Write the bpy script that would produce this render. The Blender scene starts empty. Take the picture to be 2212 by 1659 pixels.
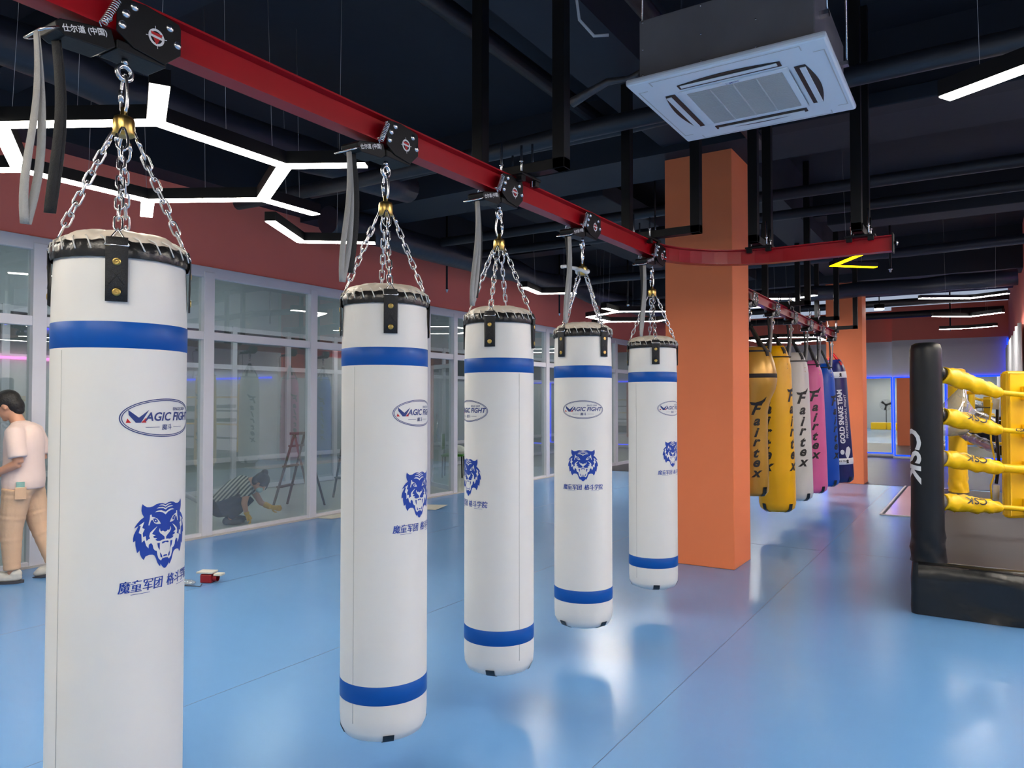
import bpy, bmesh, math, random
from math import sin, cos, pi, radians as R, atan2, asin, sqrt
from mathutils import Vector as V, Matrix as M4
from mathutils.geometry import tessellate_polygon
random.seed(7)
sc = bpy.context.scene
C = sc.collection
# ---------------------------------------------------------------- camera
F, CX, CY, HY, VX = 1590., 1106., 829.5, 869., 2115.
PSI = math.atan((VX-CX)/F); TH = math.atan((HY-CY)/F)
cd = bpy.data.cameras.new('camera'); cam = bpy.data.objects.new('camera', cd); C.objects.link(cam)
cam.location = (0, 0, 1.5); cam.rotation_euler = (pi/2+TH, 0, PSI)
cd.sensor_fit = 'HORIZONTAL'; cd.sensor_width = 36; cd.lens = 36*F/2212; cd.clip_start = .05
sc.camera = cam
w = bpy.data.worlds.new('world'); sc.world = w; w.use_nodes = True
w.node_tree.nodes['Background'].inputs[0].default_value = (.6, .7, .9, 1)
w.node_tree.nodes['Background'].inputs[1].default_value = .3
vs = sc.view_settings
vs.view_transform = 'Standard'; vs.look = 'None'; vs.exposure = 0.97; vs.gamma = 1; vs.use_curve_mapping = False
E_LED = 20.0
FW = V((-sin(PSI)*cos(TH), cos(PSI)*cos(TH), sin(TH))); RT = V((cos(PSI), sin(PSI), 0))
# ---------------------------------------------------------------- materials
def nodes(name):
    m = bpy.data.materials.new(name); m.use_nodes = True
    return m, m.node_tree.nodes, m.node_tree.links, m.node_tree.nodes['Principled BSDF']
def mat(name, col, rough=.5, metal=0, var=.06, vs_=6, bump=0, bs=60, coat=0, spec=.5, rv=0, sheen=0):
    m, n, l, b = nodes(name)
    b.inputs['Roughness'].default_value = rough; b.inputs['Metallic'].default_value = metal
    b.inputs['Coat Weight'].default_value = coat; b.inputs['Specular IOR Level'].default_value = spec
    b.inputs['Sheen Weight'].default_value = sheen
    tc = n.new('ShaderNodeTexCoord')
    nz = n.new('ShaderNodeTexNoise'); nz.inputs['Scale'].default_value = vs_; nz.inputs['Detail'].default_value = 4
    l.new(tc.outputs['Object'], nz.inputs['Vector'])
    mx = n.new('ShaderNodeMix'); mx.data_type = 'RGBA'
    mx.inputs[6].default_value = (*[c*(1-var) for c in col], 1); mx.inputs[7].default_value = (*[min(1, c*(1+var)) for c in col], 1)
    l.new(nz.outputs['Fac'], mx.inputs[0]); l.new(mx.outputs[2], b.inputs['Base Color'])
    if rv:
        mr = n.new('ShaderNodeMapRange'); mr.inputs[3].default_value = max(0, rough-rv); mr.inputs[4].default_value = rough+rv
        l.new(nz.outputs['Fac'], mr.inputs[0]); l.new(mr.outputs[0], b.inputs['Roughness'])
    if bump:
        n2 = n.new('ShaderNodeTexNoise'); n2.inputs['Scale'].default_value = bs; n2.inputs['Detail'].default_value = 3
        l.new(tc.outputs['Object'], n2.inputs['Vector'])
        bp = n.new('ShaderNodeBump'); bp.inputs['Strength'].default_value = bump; bp.inputs['Distance'].default_value = .01
        l.new(n2.outputs['Fac'], bp.inputs['Height']); l.new(bp.outputs[0], b.inputs['Normal'])
    return m
def emit(name, col, s):
    m, n, l, b = nodes(name)
    b.inputs['Base Color'].default_value = (*col, 1); b.inputs['Emission Color'].default_value = (*col, 1)
    b.inputs['Emission Strength'].default_value = s
    return m
def glassmat(name, tint, refl, haze=.0):
    m, n, l, b = nodes(name); n.remove(b)
    out = [x for x in n if x.type == 'OUTPUT_MATERIAL'][0]
    tr = n.new('ShaderNodeBsdfTransparent'); tr.inputs[0].default_value = (*tint, 1)
    gl = n.new('ShaderNodeBsdfGlossy'); gl.inputs['Roughness'].default_value = .0
    df = n.new('ShaderNodeBsdfDiffuse'); df.inputs[0].default_value = (.6, .66, .66, 1)
    fr = n.new('ShaderNodeFresnel'); fr.inputs[0].default_value = 1.5
    ad = n.new('ShaderNodeMath'); ad.operation = 'MULTIPLY_ADD'; ad.inputs[1].default_value = 1.0; ad.inputs[2].default_value = refl; ad.use_clamp = True
    ge = n.new('ShaderNodeNewGeometry'); mi = n.new('ShaderNodeMapRange'); mi.inputs[3].default_value = 1.5; mi.inputs[4].default_value = 1/1.5
    l.new(ge.outputs['Backfacing'], mi.inputs[0]); l.new(mi.outputs[0], fr.inputs[0])
    l.new(fr.outputs[0], ad.inputs[0])
    tc = n.new('ShaderNodeTexCoord'); nz = n.new('ShaderNodeTexNoise'); nz.inputs['Scale'].default_value = 2.2; nz.inputs['Detail'].default_value = 6
    l.new(tc.outputs['Object'], nz.inputs['Vector'])
    mu = n.new('ShaderNodeMath'); mu.operation = 'MULTIPLY'; mu.inputs[1].default_value = haze*2
    l.new(nz.outputs['Fac'], mu.inputs[0])
    m1 = n.new('ShaderNodeMixShader'); l.new(mu.outputs[0], m1.inputs[0]); l.new(tr.outputs[0], m1.inputs[1]); l.new(df.outputs[0], m1.inputs[2])
    m2 = n.new('ShaderNodeMixShader'); l.new(ad.outputs[0], m2.inputs[0]); l.new(m1.outputs[0], m2.inputs[1]); l.new(gl.outputs[0], m2.inputs[2])
    l.new(m2.outputs[0], out.inputs['Surface'])
    return m
def srgb(r, g, b):
    f = lambda c: (c/255/12.92) if c <= 10 else ((c/255+.055)/1.055)**2.4
    return (f(r), f(g), f(b))
Z = {}
Z['floor'] = mat('blue vinyl mat', srgb(98, 148, 204), .22, 0, .05, .8, .13, 1.6, 0, .55, .0)
def stretch(m, sc_):
    n, l = m.node_tree.nodes, m.node_tree.links
    bp = [x for x in n if x.type == 'BUMP'][0]; nz = bp.inputs['Height'].links[0].from_node; tc = [x for x in n if x.type == 'TEX_COORD'][0]
    mp = n.new('ShaderNodeMapping'); mp.inputs['Scale'].default_value = sc_; mp.inputs['Rotation'].default_value = (0, 0, .12)
    l.new(tc.outputs['Object'], mp.inputs[0]); l.new(mp.outputs[0], nz.inputs['Vector'])
stretch(Z['floor'], (.5, 2.6, 1))
Z['rubber'] = mat('dark rubber floor', (.035, .033, .04), .38, 0, .4, 2.5, .1, 8)
Z['tile'] = mat('beige corridor tile', (.52, .52, .47), .3, 0, .06, 2)
Z['ceil'] = mat('dark ceiling paint', (.007, .011, .020), .75, 0, .25, 2.5, .15, 12)
Z['beam'] = mat('dark beam paint', (.010, .016, .027), .7, 0, .25, 2, .15, 10)
Z['pipe'] = mat('dark pipe wrap', (.013, .016, .024), .5, 0, .3, 5, .3, 20)
Z['duct'] = mat('insulated duct wrap', (.017, .022, .036), .42, 0, .3, 3, .6, 7)
Z['red'] = mat('coral red wall paint', srgb(242, 132, 116), .75, 0, .04, 1.5, .05, 30)
Z['orange'] = mat('orange column paint', srgb(240, 130, 82), .7, 0, .03, 1.5, .06, 30)
Z['white_w'] = mat('white wall paint', (.76, .76, .80), .7, 0, .03, 2)
Z['grey_w'] = mat('grey wall paint', (.42, .46, .48), .7, 0, .05, 1)
Z['frame'] = mat('white window frame', (.66, .66, .72), .35, 0, .04, 3)
Z['dark'] = mat('dark interior', (.05, .07, .075), .4, 0, .3, 1)
Z['glass'] = glassmat('window glass', (.90, .95, .95), .07, .06)
Z['mirror'] = mat('mirror silver', (.85, .88, .88), .015, 1, .0)
Z['rail'] = mat('red rail lacquer', (.40, .003, .010), .34, .0, .06, 8, 0, 60, .08, .4)
Z['black'] = mat('black powder coat', (.0045, .005, .006), .45, 0, .2, 30, .05, 200, 0, .3)
Z['steel'] = mat('zinc plated steel', (.72, .72, .74), .22, 1, .1, 30)
Z['brass'] = mat('brass swivel metal', (.60, .42, .13), .28, 1, .2, 25)
Z['bag'] = mat('off white vinyl', (.76, .745, .71), .42, 0, .015, 3, .04, 14)
Z['cap'] = mat('cream cap vinyl', (.72, .64, .54), .42, 0, .03, 6, .3, 12)
Z['bband'] = mat('blue vinyl band', srgb(0, 80, 166), .42, 0, .02, 5, spec=.3)
Z['logo'] = mat('blue print', srgb(4, 58, 158), .45, 0, .0)
Z['navy_p'] = mat('navy print', srgb(30, 52, 120), .45, 0, .0)
Z['red_p'] = mat('red print', srgb(190, 25, 30), .45, 0, .0)
Z['white_p'] = mat('white print', (.8, .8, .8), .5, 0, .0)
Z['black_p'] = mat('black print', (.012, .012, .012), .45, 0, .0)
Z['bleather'] = mat('black leather', (.012, .012, .012), .25, 0, .2, 20, .25, 40)
Z['web'] = mat('black webbing', (.015, .015, .016), .65, 0, .2, 60, .4, 300)
Z['gweb'] = mat('grey webbing', (.36, .35, .33), .7, 0, .08, 60, .3, 300)
Z['lace'] = mat('white lace cord', (.75, .72, .66), .6)
Z['ac'] = mat('white plastic', (.84, .87, .90), .35, 0, .01)
Z['acgrille'] = mat('pale grille mesh', (.60, .58, .56), .5, 0, .02)
Z['sheet'] = mat('galvanised sheet', (.20, .19, .20), .5, .3, .25, 4, .1, 12)
Z['led'] = emit('led diffuser white', (1, .93, .82), E_LED)
Z['ledc'] = emit('led diffuser cool', (1, .98, .95), E_LED)
Z['ledy'] = emit('led yellow', (1, .62, .0), 4)
Z['ledb'] = emit('led blue', (.0, .03, 1), 1.6)
Z['ledm'] = emit('led magenta', (.9, .10, .55), 5)
Z['ledp'] = emit('led violet', (.12, .10, 1), 3)
Z['ledw'] = emit('bright chevron diffuser', (1, .97, .93), 42)
Z['ledk'] = emit('corridor tube white', (.9, 1, 1), 45)
Z['foil'] = mat('crumpled tape foil', (.10, .10, .11), .4, .6, .4, 20, .5, 30)
Z['cable'] = mat('pale cable', (.55, .55, .55), .5)
Z['yellow'] = mat('yellow vinyl', srgb(246, 196, 8), .36, 0, .03, 5, .15, 12)
Z['gold'] = mat('gold vinyl', srgb(196, 150, 62), .3, .25, .08, 6, .25, 8)
Z['ybag'] = mat('yellow bag vinyl', srgb(240, 180, 5), .4, 0, .03, 5, .15, 9)
Z['wbag'] = mat('white bag vinyl', (.68, .67, .66), .4, 0, .03, 5, .12, 9)
Z['pbag'] = mat('pink bag vinyl', srgb(226, 104, 160), .4, 0, .03, 5, .12, 9)
Z['blbag'] = mat('blue bag vinyl', srgb(0, 82, 190), .35, 0, .03, 5, .12, 9)
Z['nbag'] = mat('navy bag vinyl', srgb(24, 30, 92), .3, 0, .05, 5, .12, 9)
Z['redweb'] = mat('red webbing', srgb(200, 20, 20), .6)
Z['ringcloth'] = mat('black tarpaulin', (.006, .0065, .008), .27, 0, .3, 6, .9, 4, 0, .5)
Z['ringtop'] = mat('dark ring canvas', (.036, .027, .025), .5, 0, .15, 2, .1, 4, 0, .22)
Z['postpad'] = mat('black pad vinyl', (.007, .008, .010), .42, 0, .2, 6, .25, 9, 0, .35)
Z['skin'] = mat('skin', srgb(205, 150, 122), .5, 0, .04, 10)
Z['hair'] = mat('black hair', (.012, .010, .010), .5, 0, .3, 60, .5, 80)
Z['shirt'] = mat('pale pink cotton', srgb(232, 208, 200), .8, 0, .04, 8, .25, 14)
Z['pants'] = mat('beige cotton', srgb(212, 176, 146), .8, 0, .05, 9, .5, 12)
Z['shoe'] = mat('white shoe', (.62, .60, .55), .5, 0, .1, 20)
Z['sole'] = mat('dark sole', (.05, .05, .06), .6)
Z['dkpants'] = mat('dark blue trousers', (.018, .022, .04), .7, 0, .2, 12, .3, 20)
Z['glove'] = mat('yellow rubber glove', srgb(215, 165, 20), .45)
Z['mask'] = mat('pale mask', (.35, .5, .5), .7)
Z['wood'] = mat('brown wood', (.16, .10, .06), .6, 0, .3, 8)
Z['ladder'] = mat('dull metal', (.16, .16, .15), .4, .5, .3, 9)
Z['paper'] = mat('off white card', (.62, .60, .52), .7)
Z['green'] = mat('green plastic', srgb(70, 140, 40), .4)
Z['towel'] = mat('white towel', (.6, .62, .56), .9, 0, .1, 20, .6, 30)
Z['redpl'] = mat('dark red plastic', srgb(140, 20, 28), .4)
Z['curtain'] = mat('white curtain', (.66, .66, .68), .8, 0, .03, 3)
Z['plast'] = mat('milky plastic film', (.7, .7, .7), .25, 0, .1, 6, .6, 10)
Z['pinkp'] = mat('pale pink sheet panel', srgb(222, 190, 205), .18, 0, .05, 3)
Z['alu'] = mat('pale trim strip', (.7, .68, .68), .4)
def stripe_mat():
    m, n, l, b = nodes('striped shirt fabric'); b.inputs['Roughness'].default_value = .8
    tc = n.new('ShaderNodeTexCoord'); mp = n.new('ShaderNodeMapping'); mp.inputs['Rotation'].default_value = (0, R(-42), 0)
    l.new(tc.outputs['Object'], mp.inputs[0])
    wv = n.new('ShaderNodeTexWave'); wv.inputs['Scale'].default_value = 8.2; wv.bands_direction = 'X'
    l.new(mp.outputs[0], wv.inputs[0])
    cr = n.new('ShaderNodeValToRGB'); cr.color_ramp.interpolation = 'CONSTANT'
    cr.color_ramp.elements[0].color = (.55, .53, .47, 1); cr.color_ramp.elements[1].position = .5; cr.color_ramp.elements[1].color = (.10, .10, .085, 1)
    l.new(wv.outputs['Fac'], cr.inputs[0]); l.new(cr.outputs[0], b.inputs['Base Color'])
    return m
Z['stripe'] = stripe_mat()
# ---------------------------------------------------------------- helpers
class MB:
    def __init__(s): s.v = []; s.f = []; s.m = []; s.sm = []
    def add(s, vs_, fs, mi=0, smooth=False):
        o = len(s.v); s.v += [tuple(v) for v in vs_]
        for f in fs: s.f.append([i+o for i in f]); s.m.append(mi); s.sm.append(smooth)
        return s
    def box(s, a, b, mi=0, rot=None, piv=None):
        x0, y0, z0 = a; x1, y1, z1 = b
        p = [V(q) for q in ((x0, y0, z0), (x1, y0, z0), (x1, y1, z0), (x0, y1, z0), (x0, y0, z1), (x1, y0, z1), (x1, y1, z1), (x0, y1, z1))]
        if rot is not None:
            c = V(piv) if piv is not None else (p[0]+p[6])/2
            p = [c+rot@(q-c) for q in p]
        return s.add(p, [(0, 3, 2, 1), (4, 5, 6, 7), (0, 1, 5, 4), (1, 2, 6, 5), (2, 3, 7, 6), (3, 0, 4, 7)], mi)
    def tube(s, pts, r, n=10, mi=0, closed=False, cap=True, smooth=True, flat=None):
        pts = [V(p) for p in pts]; k = len(pts)
        rs = r if isinstance(r, (list, tuple)) else [r]*k
        t0 = (pts[1]-pts[0]).normalized()
        u = t0.orthogonal().normalized() if abs(t0.z) > .99 else t0.cross(V((0, 0, 1))).normalized()
        vs_ = []
        for i, p in enumerate(pts):
            if closed: t = (pts[(i+1) % k]-pts[i-1]).normalized()
            else: t = (pts[min(i+1, k-1)]-pts[max(i-1, 0)]).normalized()
            u = (u-t*u.dot(t)).normalized(); w_ = t.cross(u)
            for j in range(n):
                a = 2*pi*j/n
                vs_.append(p+(u*cos(a)*(flat or 1)+w_*sin(a))*rs[i])
        fs = []
        for i in range(k if closed else k-1):
            for j in range(n):
                fs.append((i*n+j, i*n+(j+1) % n, ((i+1) % k)*n+(j+1) % n, ((i+1) % k)*n+j))
        s.add(vs_, fs, mi, smooth)
        if cap and not closed:
            o = len(s.v)-len(vs_)
            s.f.append([o+j for j in range(n)][::-1]); s.m.append(mi); s.sm.append(False)
            s.f.append([o+(k-1)*n+j for j in range(n)]); s.m.append(mi); s.sm.append(False)
        return s
    def lathe(s, prof, n=32, c=(0, 0, 0), mi=0, smooth=True, a0=0, a1=2*pi, sx=1, sy=1, rot=None):
        full = abs(a1-a0-2*pi) < 1e-6; cols = n if full else n+1
        vs_ = []
        for r_, z_ in prof:
            for j in range(cols):
                a = a0+(a1-a0)*j/n; q = V((r_*cos(a)*sx, r_*sin(a)*sy, z_))
                if rot is not None: q = rot@q
                vs_.append(q+V(c))
        fs = []
        for i in range(len(prof)-1):
            for j in range(n):
                j2 = (j+1) % cols
                fs.append((i*cols+j, i*cols+j2, (i+1)*cols+j2, (i+1)*cols+j))
        return s.add(vs_, fs, mi, smooth)
    def ball(s, c, rx, ry=None, rz=None, n=16, mi=0, rot=None):
        ry = ry or rx; rz = rz or rx; k = max(6, n//2)
        prof = [(max(1e-4, sin(pi*i/k)), -cos(pi*i/k)) for i in range(k+1)]
        vs_ = []; fs = []
        for r_, z_ in prof:
            for j in range(n):
                a = 2*pi*j/n; q = V((r_*cos(a)*rx, r_*sin(a)*ry, z_*rz))
                if rot is not None: q = rot@q
                vs_.append(q+V(c))
        for i in range(k):
            for j in range(n): fs.append((i*n+j, i*n+(j+1) % n, (i+1)*n+(j+1) % n, (i+1)*n+j))
        return s.add(vs_, fs, mi, True)
    def prism(s, poly, fn, d, mi=0):
        """poly in 2D -> fn(x,y,t) for t=0 and t=d"""
        n = len(poly); a = [fn(x, y, 0) for x, y in poly]; b = [fn(x, y, d) for x, y in poly]
        return s.add(a+b, [tuple(range(n))[::-1], tuple(range(n, 2*n))]+[(i, (i+1) % n, n+(i+1) % n, n+i) for i in range(n)], mi)
    def build(s, name, mats, parent=None, loc=None, bevel=0, fix=True, sub=0):
        me = bpy.data.meshes.new(name); me.from_pydata(s.v, [], s.f)
        mats = mats if isinstance(mats, (list, tuple)) else [mats]
        for m in mats: me.materials.append(Z[m] if isinstance(m, str) else m)
        me.polygons.foreach_set('material_index', s.m); me.polygons.foreach_set('use_smooth', s.sm)
        if fix:
            bm = bmesh.new(); bm.from_mesh(me); bmesh.ops.remove_doubles(bm, verts=bm.verts, dist=1e-5)
            bmesh.ops.recalc_face_normals(bm, faces=bm.faces); bm.to_mesh(me); bm.free()
        o = bpy.data.objects.new(name, me); C.objects.link(o)
        if parent: o.parent = parent
        if loc: o.location = loc
        if bevel:
            b = o.modifiers.new('bevel', 'BEVEL'); b.width = bevel; b.segments = 2; b.limit_method = 'ANGLE'
        if sub:
            b = o.modifiers.new('sub', 'SUBSURF'); b.levels = sub; b.render_levels = sub
        return o
def tag(o, label, cat=None, group=None, kind=None):
    if label: o['label'] = label
    if cat: o['category'] = cat
    if group: o['group'] = group
    if kind: o['kind'] = kind
    return o
def root(name, loc, label, cat, group=None, rz=0, kind=None):
    o = bpy.data.objects.new(name, None); C.objects.link(o); o.location = loc; o.rotation_euler = (0, 0, rz)
    o.empty_display_size = .1
    return tag(o, label, cat, group, kind)
def kids(o): return [c for c in C.objects if c.parent == o]
def dup(r, loc=None, rz=None, label=None, par=None):
    c = r.copy(); C.objects.link(c)
    if par: c.parent = par
    if loc is not None: c.location = loc
    if rz is not None: c.rotation_euler = (0, 0, rz)
    if label: c['label'] = label
    for ch in kids(r): dup(ch, par=c)
    return c
def text2d(body, size, shear=0, offset=0, sx=1, space=1, res=3):
    cu = bpy.data.curves.new('t', 'FONT'); cu.body = body; cu.size = size; cu.shear = shear; cu.offset = offset
    cu.align_x = 'CENTER'; cu.align_y = 'CENTER'; cu.resolution_u = res; cu.space_character = space
    o = bpy.data.objects.new('t', cu); C.objects.link(o); bpy.context.view_layer.update()
    me = bpy.data.meshes.new_from_object(o.evaluated_get(bpy.context.evaluated_depsgraph_get()))
    vs_ = [(v.co.x*sx, v.co.y) for v in me.vertices]; fs = [tuple(p.vertices) for p in me.polygons]
    bpy.data.objects.remove(o); bpy.data.curves.remove(cu); bpy.data.meshes.remove(me)
    # recentre vertically and horizontally on its own box
    if vs_:
        xs = [a[0] for a in vs_]; ys = [a[1] for a in vs_]; ox = (min(xs)+max(xs))/2; oy = (min(ys)+max(ys))/2
        vs_ = [(a-ox, b-oy) for a, b in vs_]
    return vs_, fs
def poly2d(pts):
    tri = tessellate_polygon([[V((x, y, 0)) for x, y in pts]])
    return list(pts), [tuple(t) for t in tri]
class Decal:
    """flat artwork: layers of 2-D faces, later bent round a cylinder or laid on a plane"""
    def __init__(s): s.L = []
    def put(s, geo, mi=0, layer=0, at=(0, 0), rot=0):
        vs_, fs = geo; c, q = cos(rot), sin(rot)
        s.L.append(([(at[0]+x*c-y*q, at[1]+x*q+y*c) for x, y in vs_], fs, mi, layer)); return s
    def make(s, name, mats, fn, parent, grid=.01, cut=True, step=.0005, base=.0008):
        bm = bmesh.new()
        for vs_, fs, mi, ly in s.L:
            vv = [bm.verts.new((x, y, base+ly*step)) for x, y in vs_]
            for f in fs:
                if len(set(f)) > 2:
                    try: fc = bm.faces.new([vv[i] for i in f]); fc.material_index = mi
                    except ValueError: pass
        bmesh.ops.triangulate(bm, faces=bm.faces)
        for fc in bm.faces:
            fc.normal_update()
            if fc.normal.z < 0: fc.normal_flip()
        if cut and bm.verts:
            x0 = min(v.co.x for v in bm.verts); x1 = max(v.co.x for v in bm.verts)
            x = math.floor(x0/grid)*grid+grid
            while x < x1:
                bmesh.ops.bisect_plane(bm, geom=bm.verts[:]+bm.edges[:]+bm.faces[:], plane_co=(x, 0, 0), plane_no=(1, 0, 0)); x += grid
        for v in bm.verts: v.co = fn(*v.co)
        me = bpy.data.meshes.new(name); bm.to_mesh(me); bm.free()
        for m in mats: me.materials.append(Z[m])
        o = bpy.data.objects.new(name, me); C.objects.link(o)
        if parent: o.parent = parent
        return o
def cyl_fn(Rr, z0, a0=-pi/2):
    def f(x, y, h):
        a = a0+x/Rr; return V(((Rr+h)*cos(a), (Rr+h)*sin(a), z0+y))
    return f
def remeshed(mb, name, m, parent, vox=.012, smooth=4, loc=None):
    o = mb.build(name, m, parent, loc, fix=False)
    r = o.modifiers.new('r', 'REMESH'); r.mode = 'VOXEL'; r.voxel_size = vox
    s = o.modifiers.new('s', 'SMOOTH'); s.iterations = smooth; s.factor = .6
    bpy.context.view_layer.update()
    me = bpy.data.meshes.new_from_object(o.evaluated_get(bpy.context.evaluated_depsgraph_get()))
    o.modifiers.clear(); o.data = me
    for p in me.polygons: p.use_smooth = True
    return o
def bez(p0, p1, p2, n=12):
    p0, p1, p2 = V(p0), V(p1), V(p2)
    return [p0*(1-t)**2+p1*2*t*(1-t)+p2*t*t for t in [i/n for i in range(n+1)]]
# ================================================================ setting
S = 'structure'
def struct(name, mb, m, label=None, bevel=0):
    o = mb.build(name, m, bevel=bevel); o['kind'] = S
    if label: o['label'] = label
    return o
XW = -7.3; CZ = 4.45; YB = 22.1; XR = .64
# floors
struct('floor', MB().box((XW+.02, -2.6, -.1), (6, 14.86, 0)), 'floor', 'glossy light blue gym mat floor')
struct('floor_far', MB().box((XW+.02, 14.87, -.1), (6, YB+.6, .004)), 'rubber', 'dark grey rubber floor at the far end')
struct('floor_corridor', MB().box((-12.2, -2.6, -.1), (XW-.02, YB+.6, -.004)), 'tile', 'pale corridor floor behind the glass wall')
mb = MB()
for x in (-5.35, -3.33, -1.36, .62, 2.6): mb.box((x-.0018, -2.5, .0001), (x+.0018, 14.8, .0008))
for y in (8.0,): mb.box((XW+.1, y-.0012, .0001), (5.8, y+.0012, .0007))
struct('trim_1', mb, mat('mat seam', (.08, .16, .30), .5), 'thin seams between the blue mats')
# ceiling
struct('ceiling', MB().box((-12.2, -2.6, CZ), (6.1, YB+.6, CZ+.1)), 'ceil', 'dark painted concrete ceiling')
k = 2
def beam(a, b, label):
    global k
    struct('trim_%d' % k, MB().box(a, b), 'beam', label); k += 1
beam((XW, 6.45, 3.8), (6, 7.2, CZ), 'deep dark concrete beam across the room over the near orange column')
beam((XW, 14.7, 3.72), (6, 15.3, CZ), 'deep dark concrete beam across the room over the far orange column')
beam((XW, -1.6, 3.8), (6, -1.0, CZ), 'dark concrete beam behind the camera')
beam((XW, 2.7, 4.15), (6, 3.0, CZ), 'shallow dark ceiling beam nearest the camera')
beam((XW, 10.75, 4.05), (6, 11.1, CZ), 'shallow dark ceiling beam midway between the two orange columns')
beam((XW, 18.6, 3.95), (6, 19, CZ), 'shallow dark ceiling beam near the mirrors')
beam((-2.45, -2.5, 3.86), (-1.95, 6.45, CZ), 'long dark beam running toward the near orange column')
beam((-2.4, 7.2, 3.86), (-1.9, 14.7, CZ), 'long dark beam between the two orange columns')
beam((XW, -2.5, 3.86), (XW+.35, YB, CZ), 'long dark beam along the top of the red wall')
# columns
def column(x0, x1, y0, y1, zt, label):
    r = MB().box((x0, y0, 0), (x1, y1, zt)).build('column', 'orange', bevel=.006)
    tag(r, label, 'column', kind=S)
column(-2.5, -1.865, 6.65, 7.2, 3.82, 'orange square column behind the row of white punching bags')
column(-2.42, -1.80, 14.85, 15.4, 3.74, 'orange square column at the far end behind the navy bag')
# left wall: red upper band, glazing below
struct('wall_left', MB().box((XW-.12, -2.6, 3.02), (XW, YB+.6, 3.87)), 'red', 'coral red wall band above the glass partition')
fr = MB(); Y0 = -.6
mull = [(-.6, .08), (1.7, .08), (3.37, .12), (5.13, .13), (6.67, .11), (8.3, .05), (9.02, .1), (9.73, .1), (11.0, .06), (12.8, .13), (14.4, .06), (16.1, .13), (18.0, .1), (20.2, .1)]
xf0, xf1 = XW-.06, XW+.02
fr.box((xf0, -2.6, 2.90), (xf1, YB, 3.02)); fr.box((xf0, -2.6, 2.2), (xf1, YB, 2.29)); fr.box((xf0, -2.6, 0), (xf1, 9.73, .05)); fr.box((xf0, 10.8, 0), (xf1, 14.86, .05)); fr.box((xf0, 14.86, 0), (xf1, YB, .07))
for y, wd in mull: fr.box((xf0-.01, y-wd/2, 0), (xf1+.012, y+wd/2, 2.96))
struct('window_1', fr, 'frame', 'white frame of the glass partition along the left wall', bevel=.004)
edges = [m_[0] for m_ in mull]
g = MB()
for a, b in zip(edges[:-1], edges[1:]):
    g.box((XW-.03, a, 2.27), (XW-.024, b, 2.92))
    if a != 9.73: g.box((XW-.03, a, .03), (XW-.024, b, 2.22))
o = g.build('window_glass', 'glass'); tag(o, 'clear glass panes of the partition', None, kind=S); o.parent = bpy.data.objects['window_1']
# open glass door leaf
d = MB(); 
for a, b in (((0, 0, .03), (.04, .06, 2.15)), ((0, .92, .03), (.04, .98, 2.15)), ((0, 0, .03), (.04, .98, .1)), ((0, 0, 2.08), (.04, .98, 2.15))): d.box(a, b)
door = d.build('door_1', 'frame', loc=(XW-.05, 9.78, 0)); door.rotation_euler = (0, 0, R(62)); tag(door, 'open white framed glass door of the partition', kind=S)
o = MB().box((.017, .05, .08), (.023, .93, 2.1)).build('door_glass', 'glass', door)
MB().tube([(.07, .85, .8), (.07, .85, 1.3)], .012).build('door_handle', 'steel', door)
# dark sill line + dust at foot of the wall
struct('baseboard_left', MB().box((XW+.02, -2.6, 0), (XW+.05, 14.86, .018)), mat('dusty kerb strip', (.5, .48, .45), .8), 'dusty pale strip at the foot of the glass partition')
# corridor behind glass
struct('wall_corridor', MB().box((-10.75, -2.6, 2.75), (-10.6, YB, 3.7)).box((-10.75, -2.6, 0), (-10.6, YB, .12)), 'grey_w', 'blue grey bulkhead beyond the corridor')
struct('ceiling_corridor', MB().box((-10.75, -2.6, 3.7), (XW-.12, YB, 3.8)), 'grey_w', 'pale corridor ceiling')
fr = MB(); xa = -10.64
for y in [1.0+1.15*i for i in range(18)]:
    fr.box((xa, y, .0), (xa+.08, y+.09, 2.77))
for zz in (.0, .5, 2.05, 2.68): fr.box((xa+.004, -2.59, zz+.004), (xa+.074, YB, zz+.08))
struct('window_2', fr, 'frame', 'white framed second partition across the corridor')
g = MB().box((xa+.02, -2.6, .05), (xa+.03, YB, 2.05)).build('window_glass', mat('frosted partition glass', (.40, .45, .46), .12, 0, .25, .6)); g.parent = bpy.data.objects['window_2']
g = MB().box((xa+.02, -2.6, 2.1), (xa+.03, YB, 2.7)).build('window_glass', 'dark'); g.parent = bpy.data.objects['window_2']
# far wall with mirrors, right wall, front wall
w_ = MB().box((-12.2, YB+.35, 0), (-1.96, YB+.5, 3.15)).box((-1.96, YB+.0, 0), (XR+.1, YB+.15, 3.15))
struct('wall_back', w_, 'white_w', 'white lower part of the far wall')
struct('wall_back_upper', MB().box((-12.2, YB+.34, 3.15), (-1.96, YB+.5, 4.0)).box((-1.96, YB-.01, 3.15), (XR+.1, YB+.15, 4.05)), 'red', 'red upper part of the far wall')
struct('wall_right', MB().box((XR, 12.9, 2.15), (XR+.12, YB, CZ)), 'red', 'red upper wall on the right')
struct('wall_right_lower', MB().box((XR, 12.9, 0), (XR+.12, YB, 2.15)), 'white_w', 'white lower wall on the right')
struct('wall_side', MB().box((XR, 12.8, 0), (6.1, 12.9, CZ)).box((6, -2.6, 0), (6.1, 12.9, CZ)), 'white_w', 'white wall beside the boxing ring')
struct('wall_front', MB().box((-12.2, -2.7, 0), (6.1, -2.6, CZ)), 'grey_w', 'pale grey wall behind the camera')
struct('wall_far_left', MB().box((-12.3, -2.7, 0), (-12.2, YB+.6, CZ)), 'grey_w', 'outer corridor wall')
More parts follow.
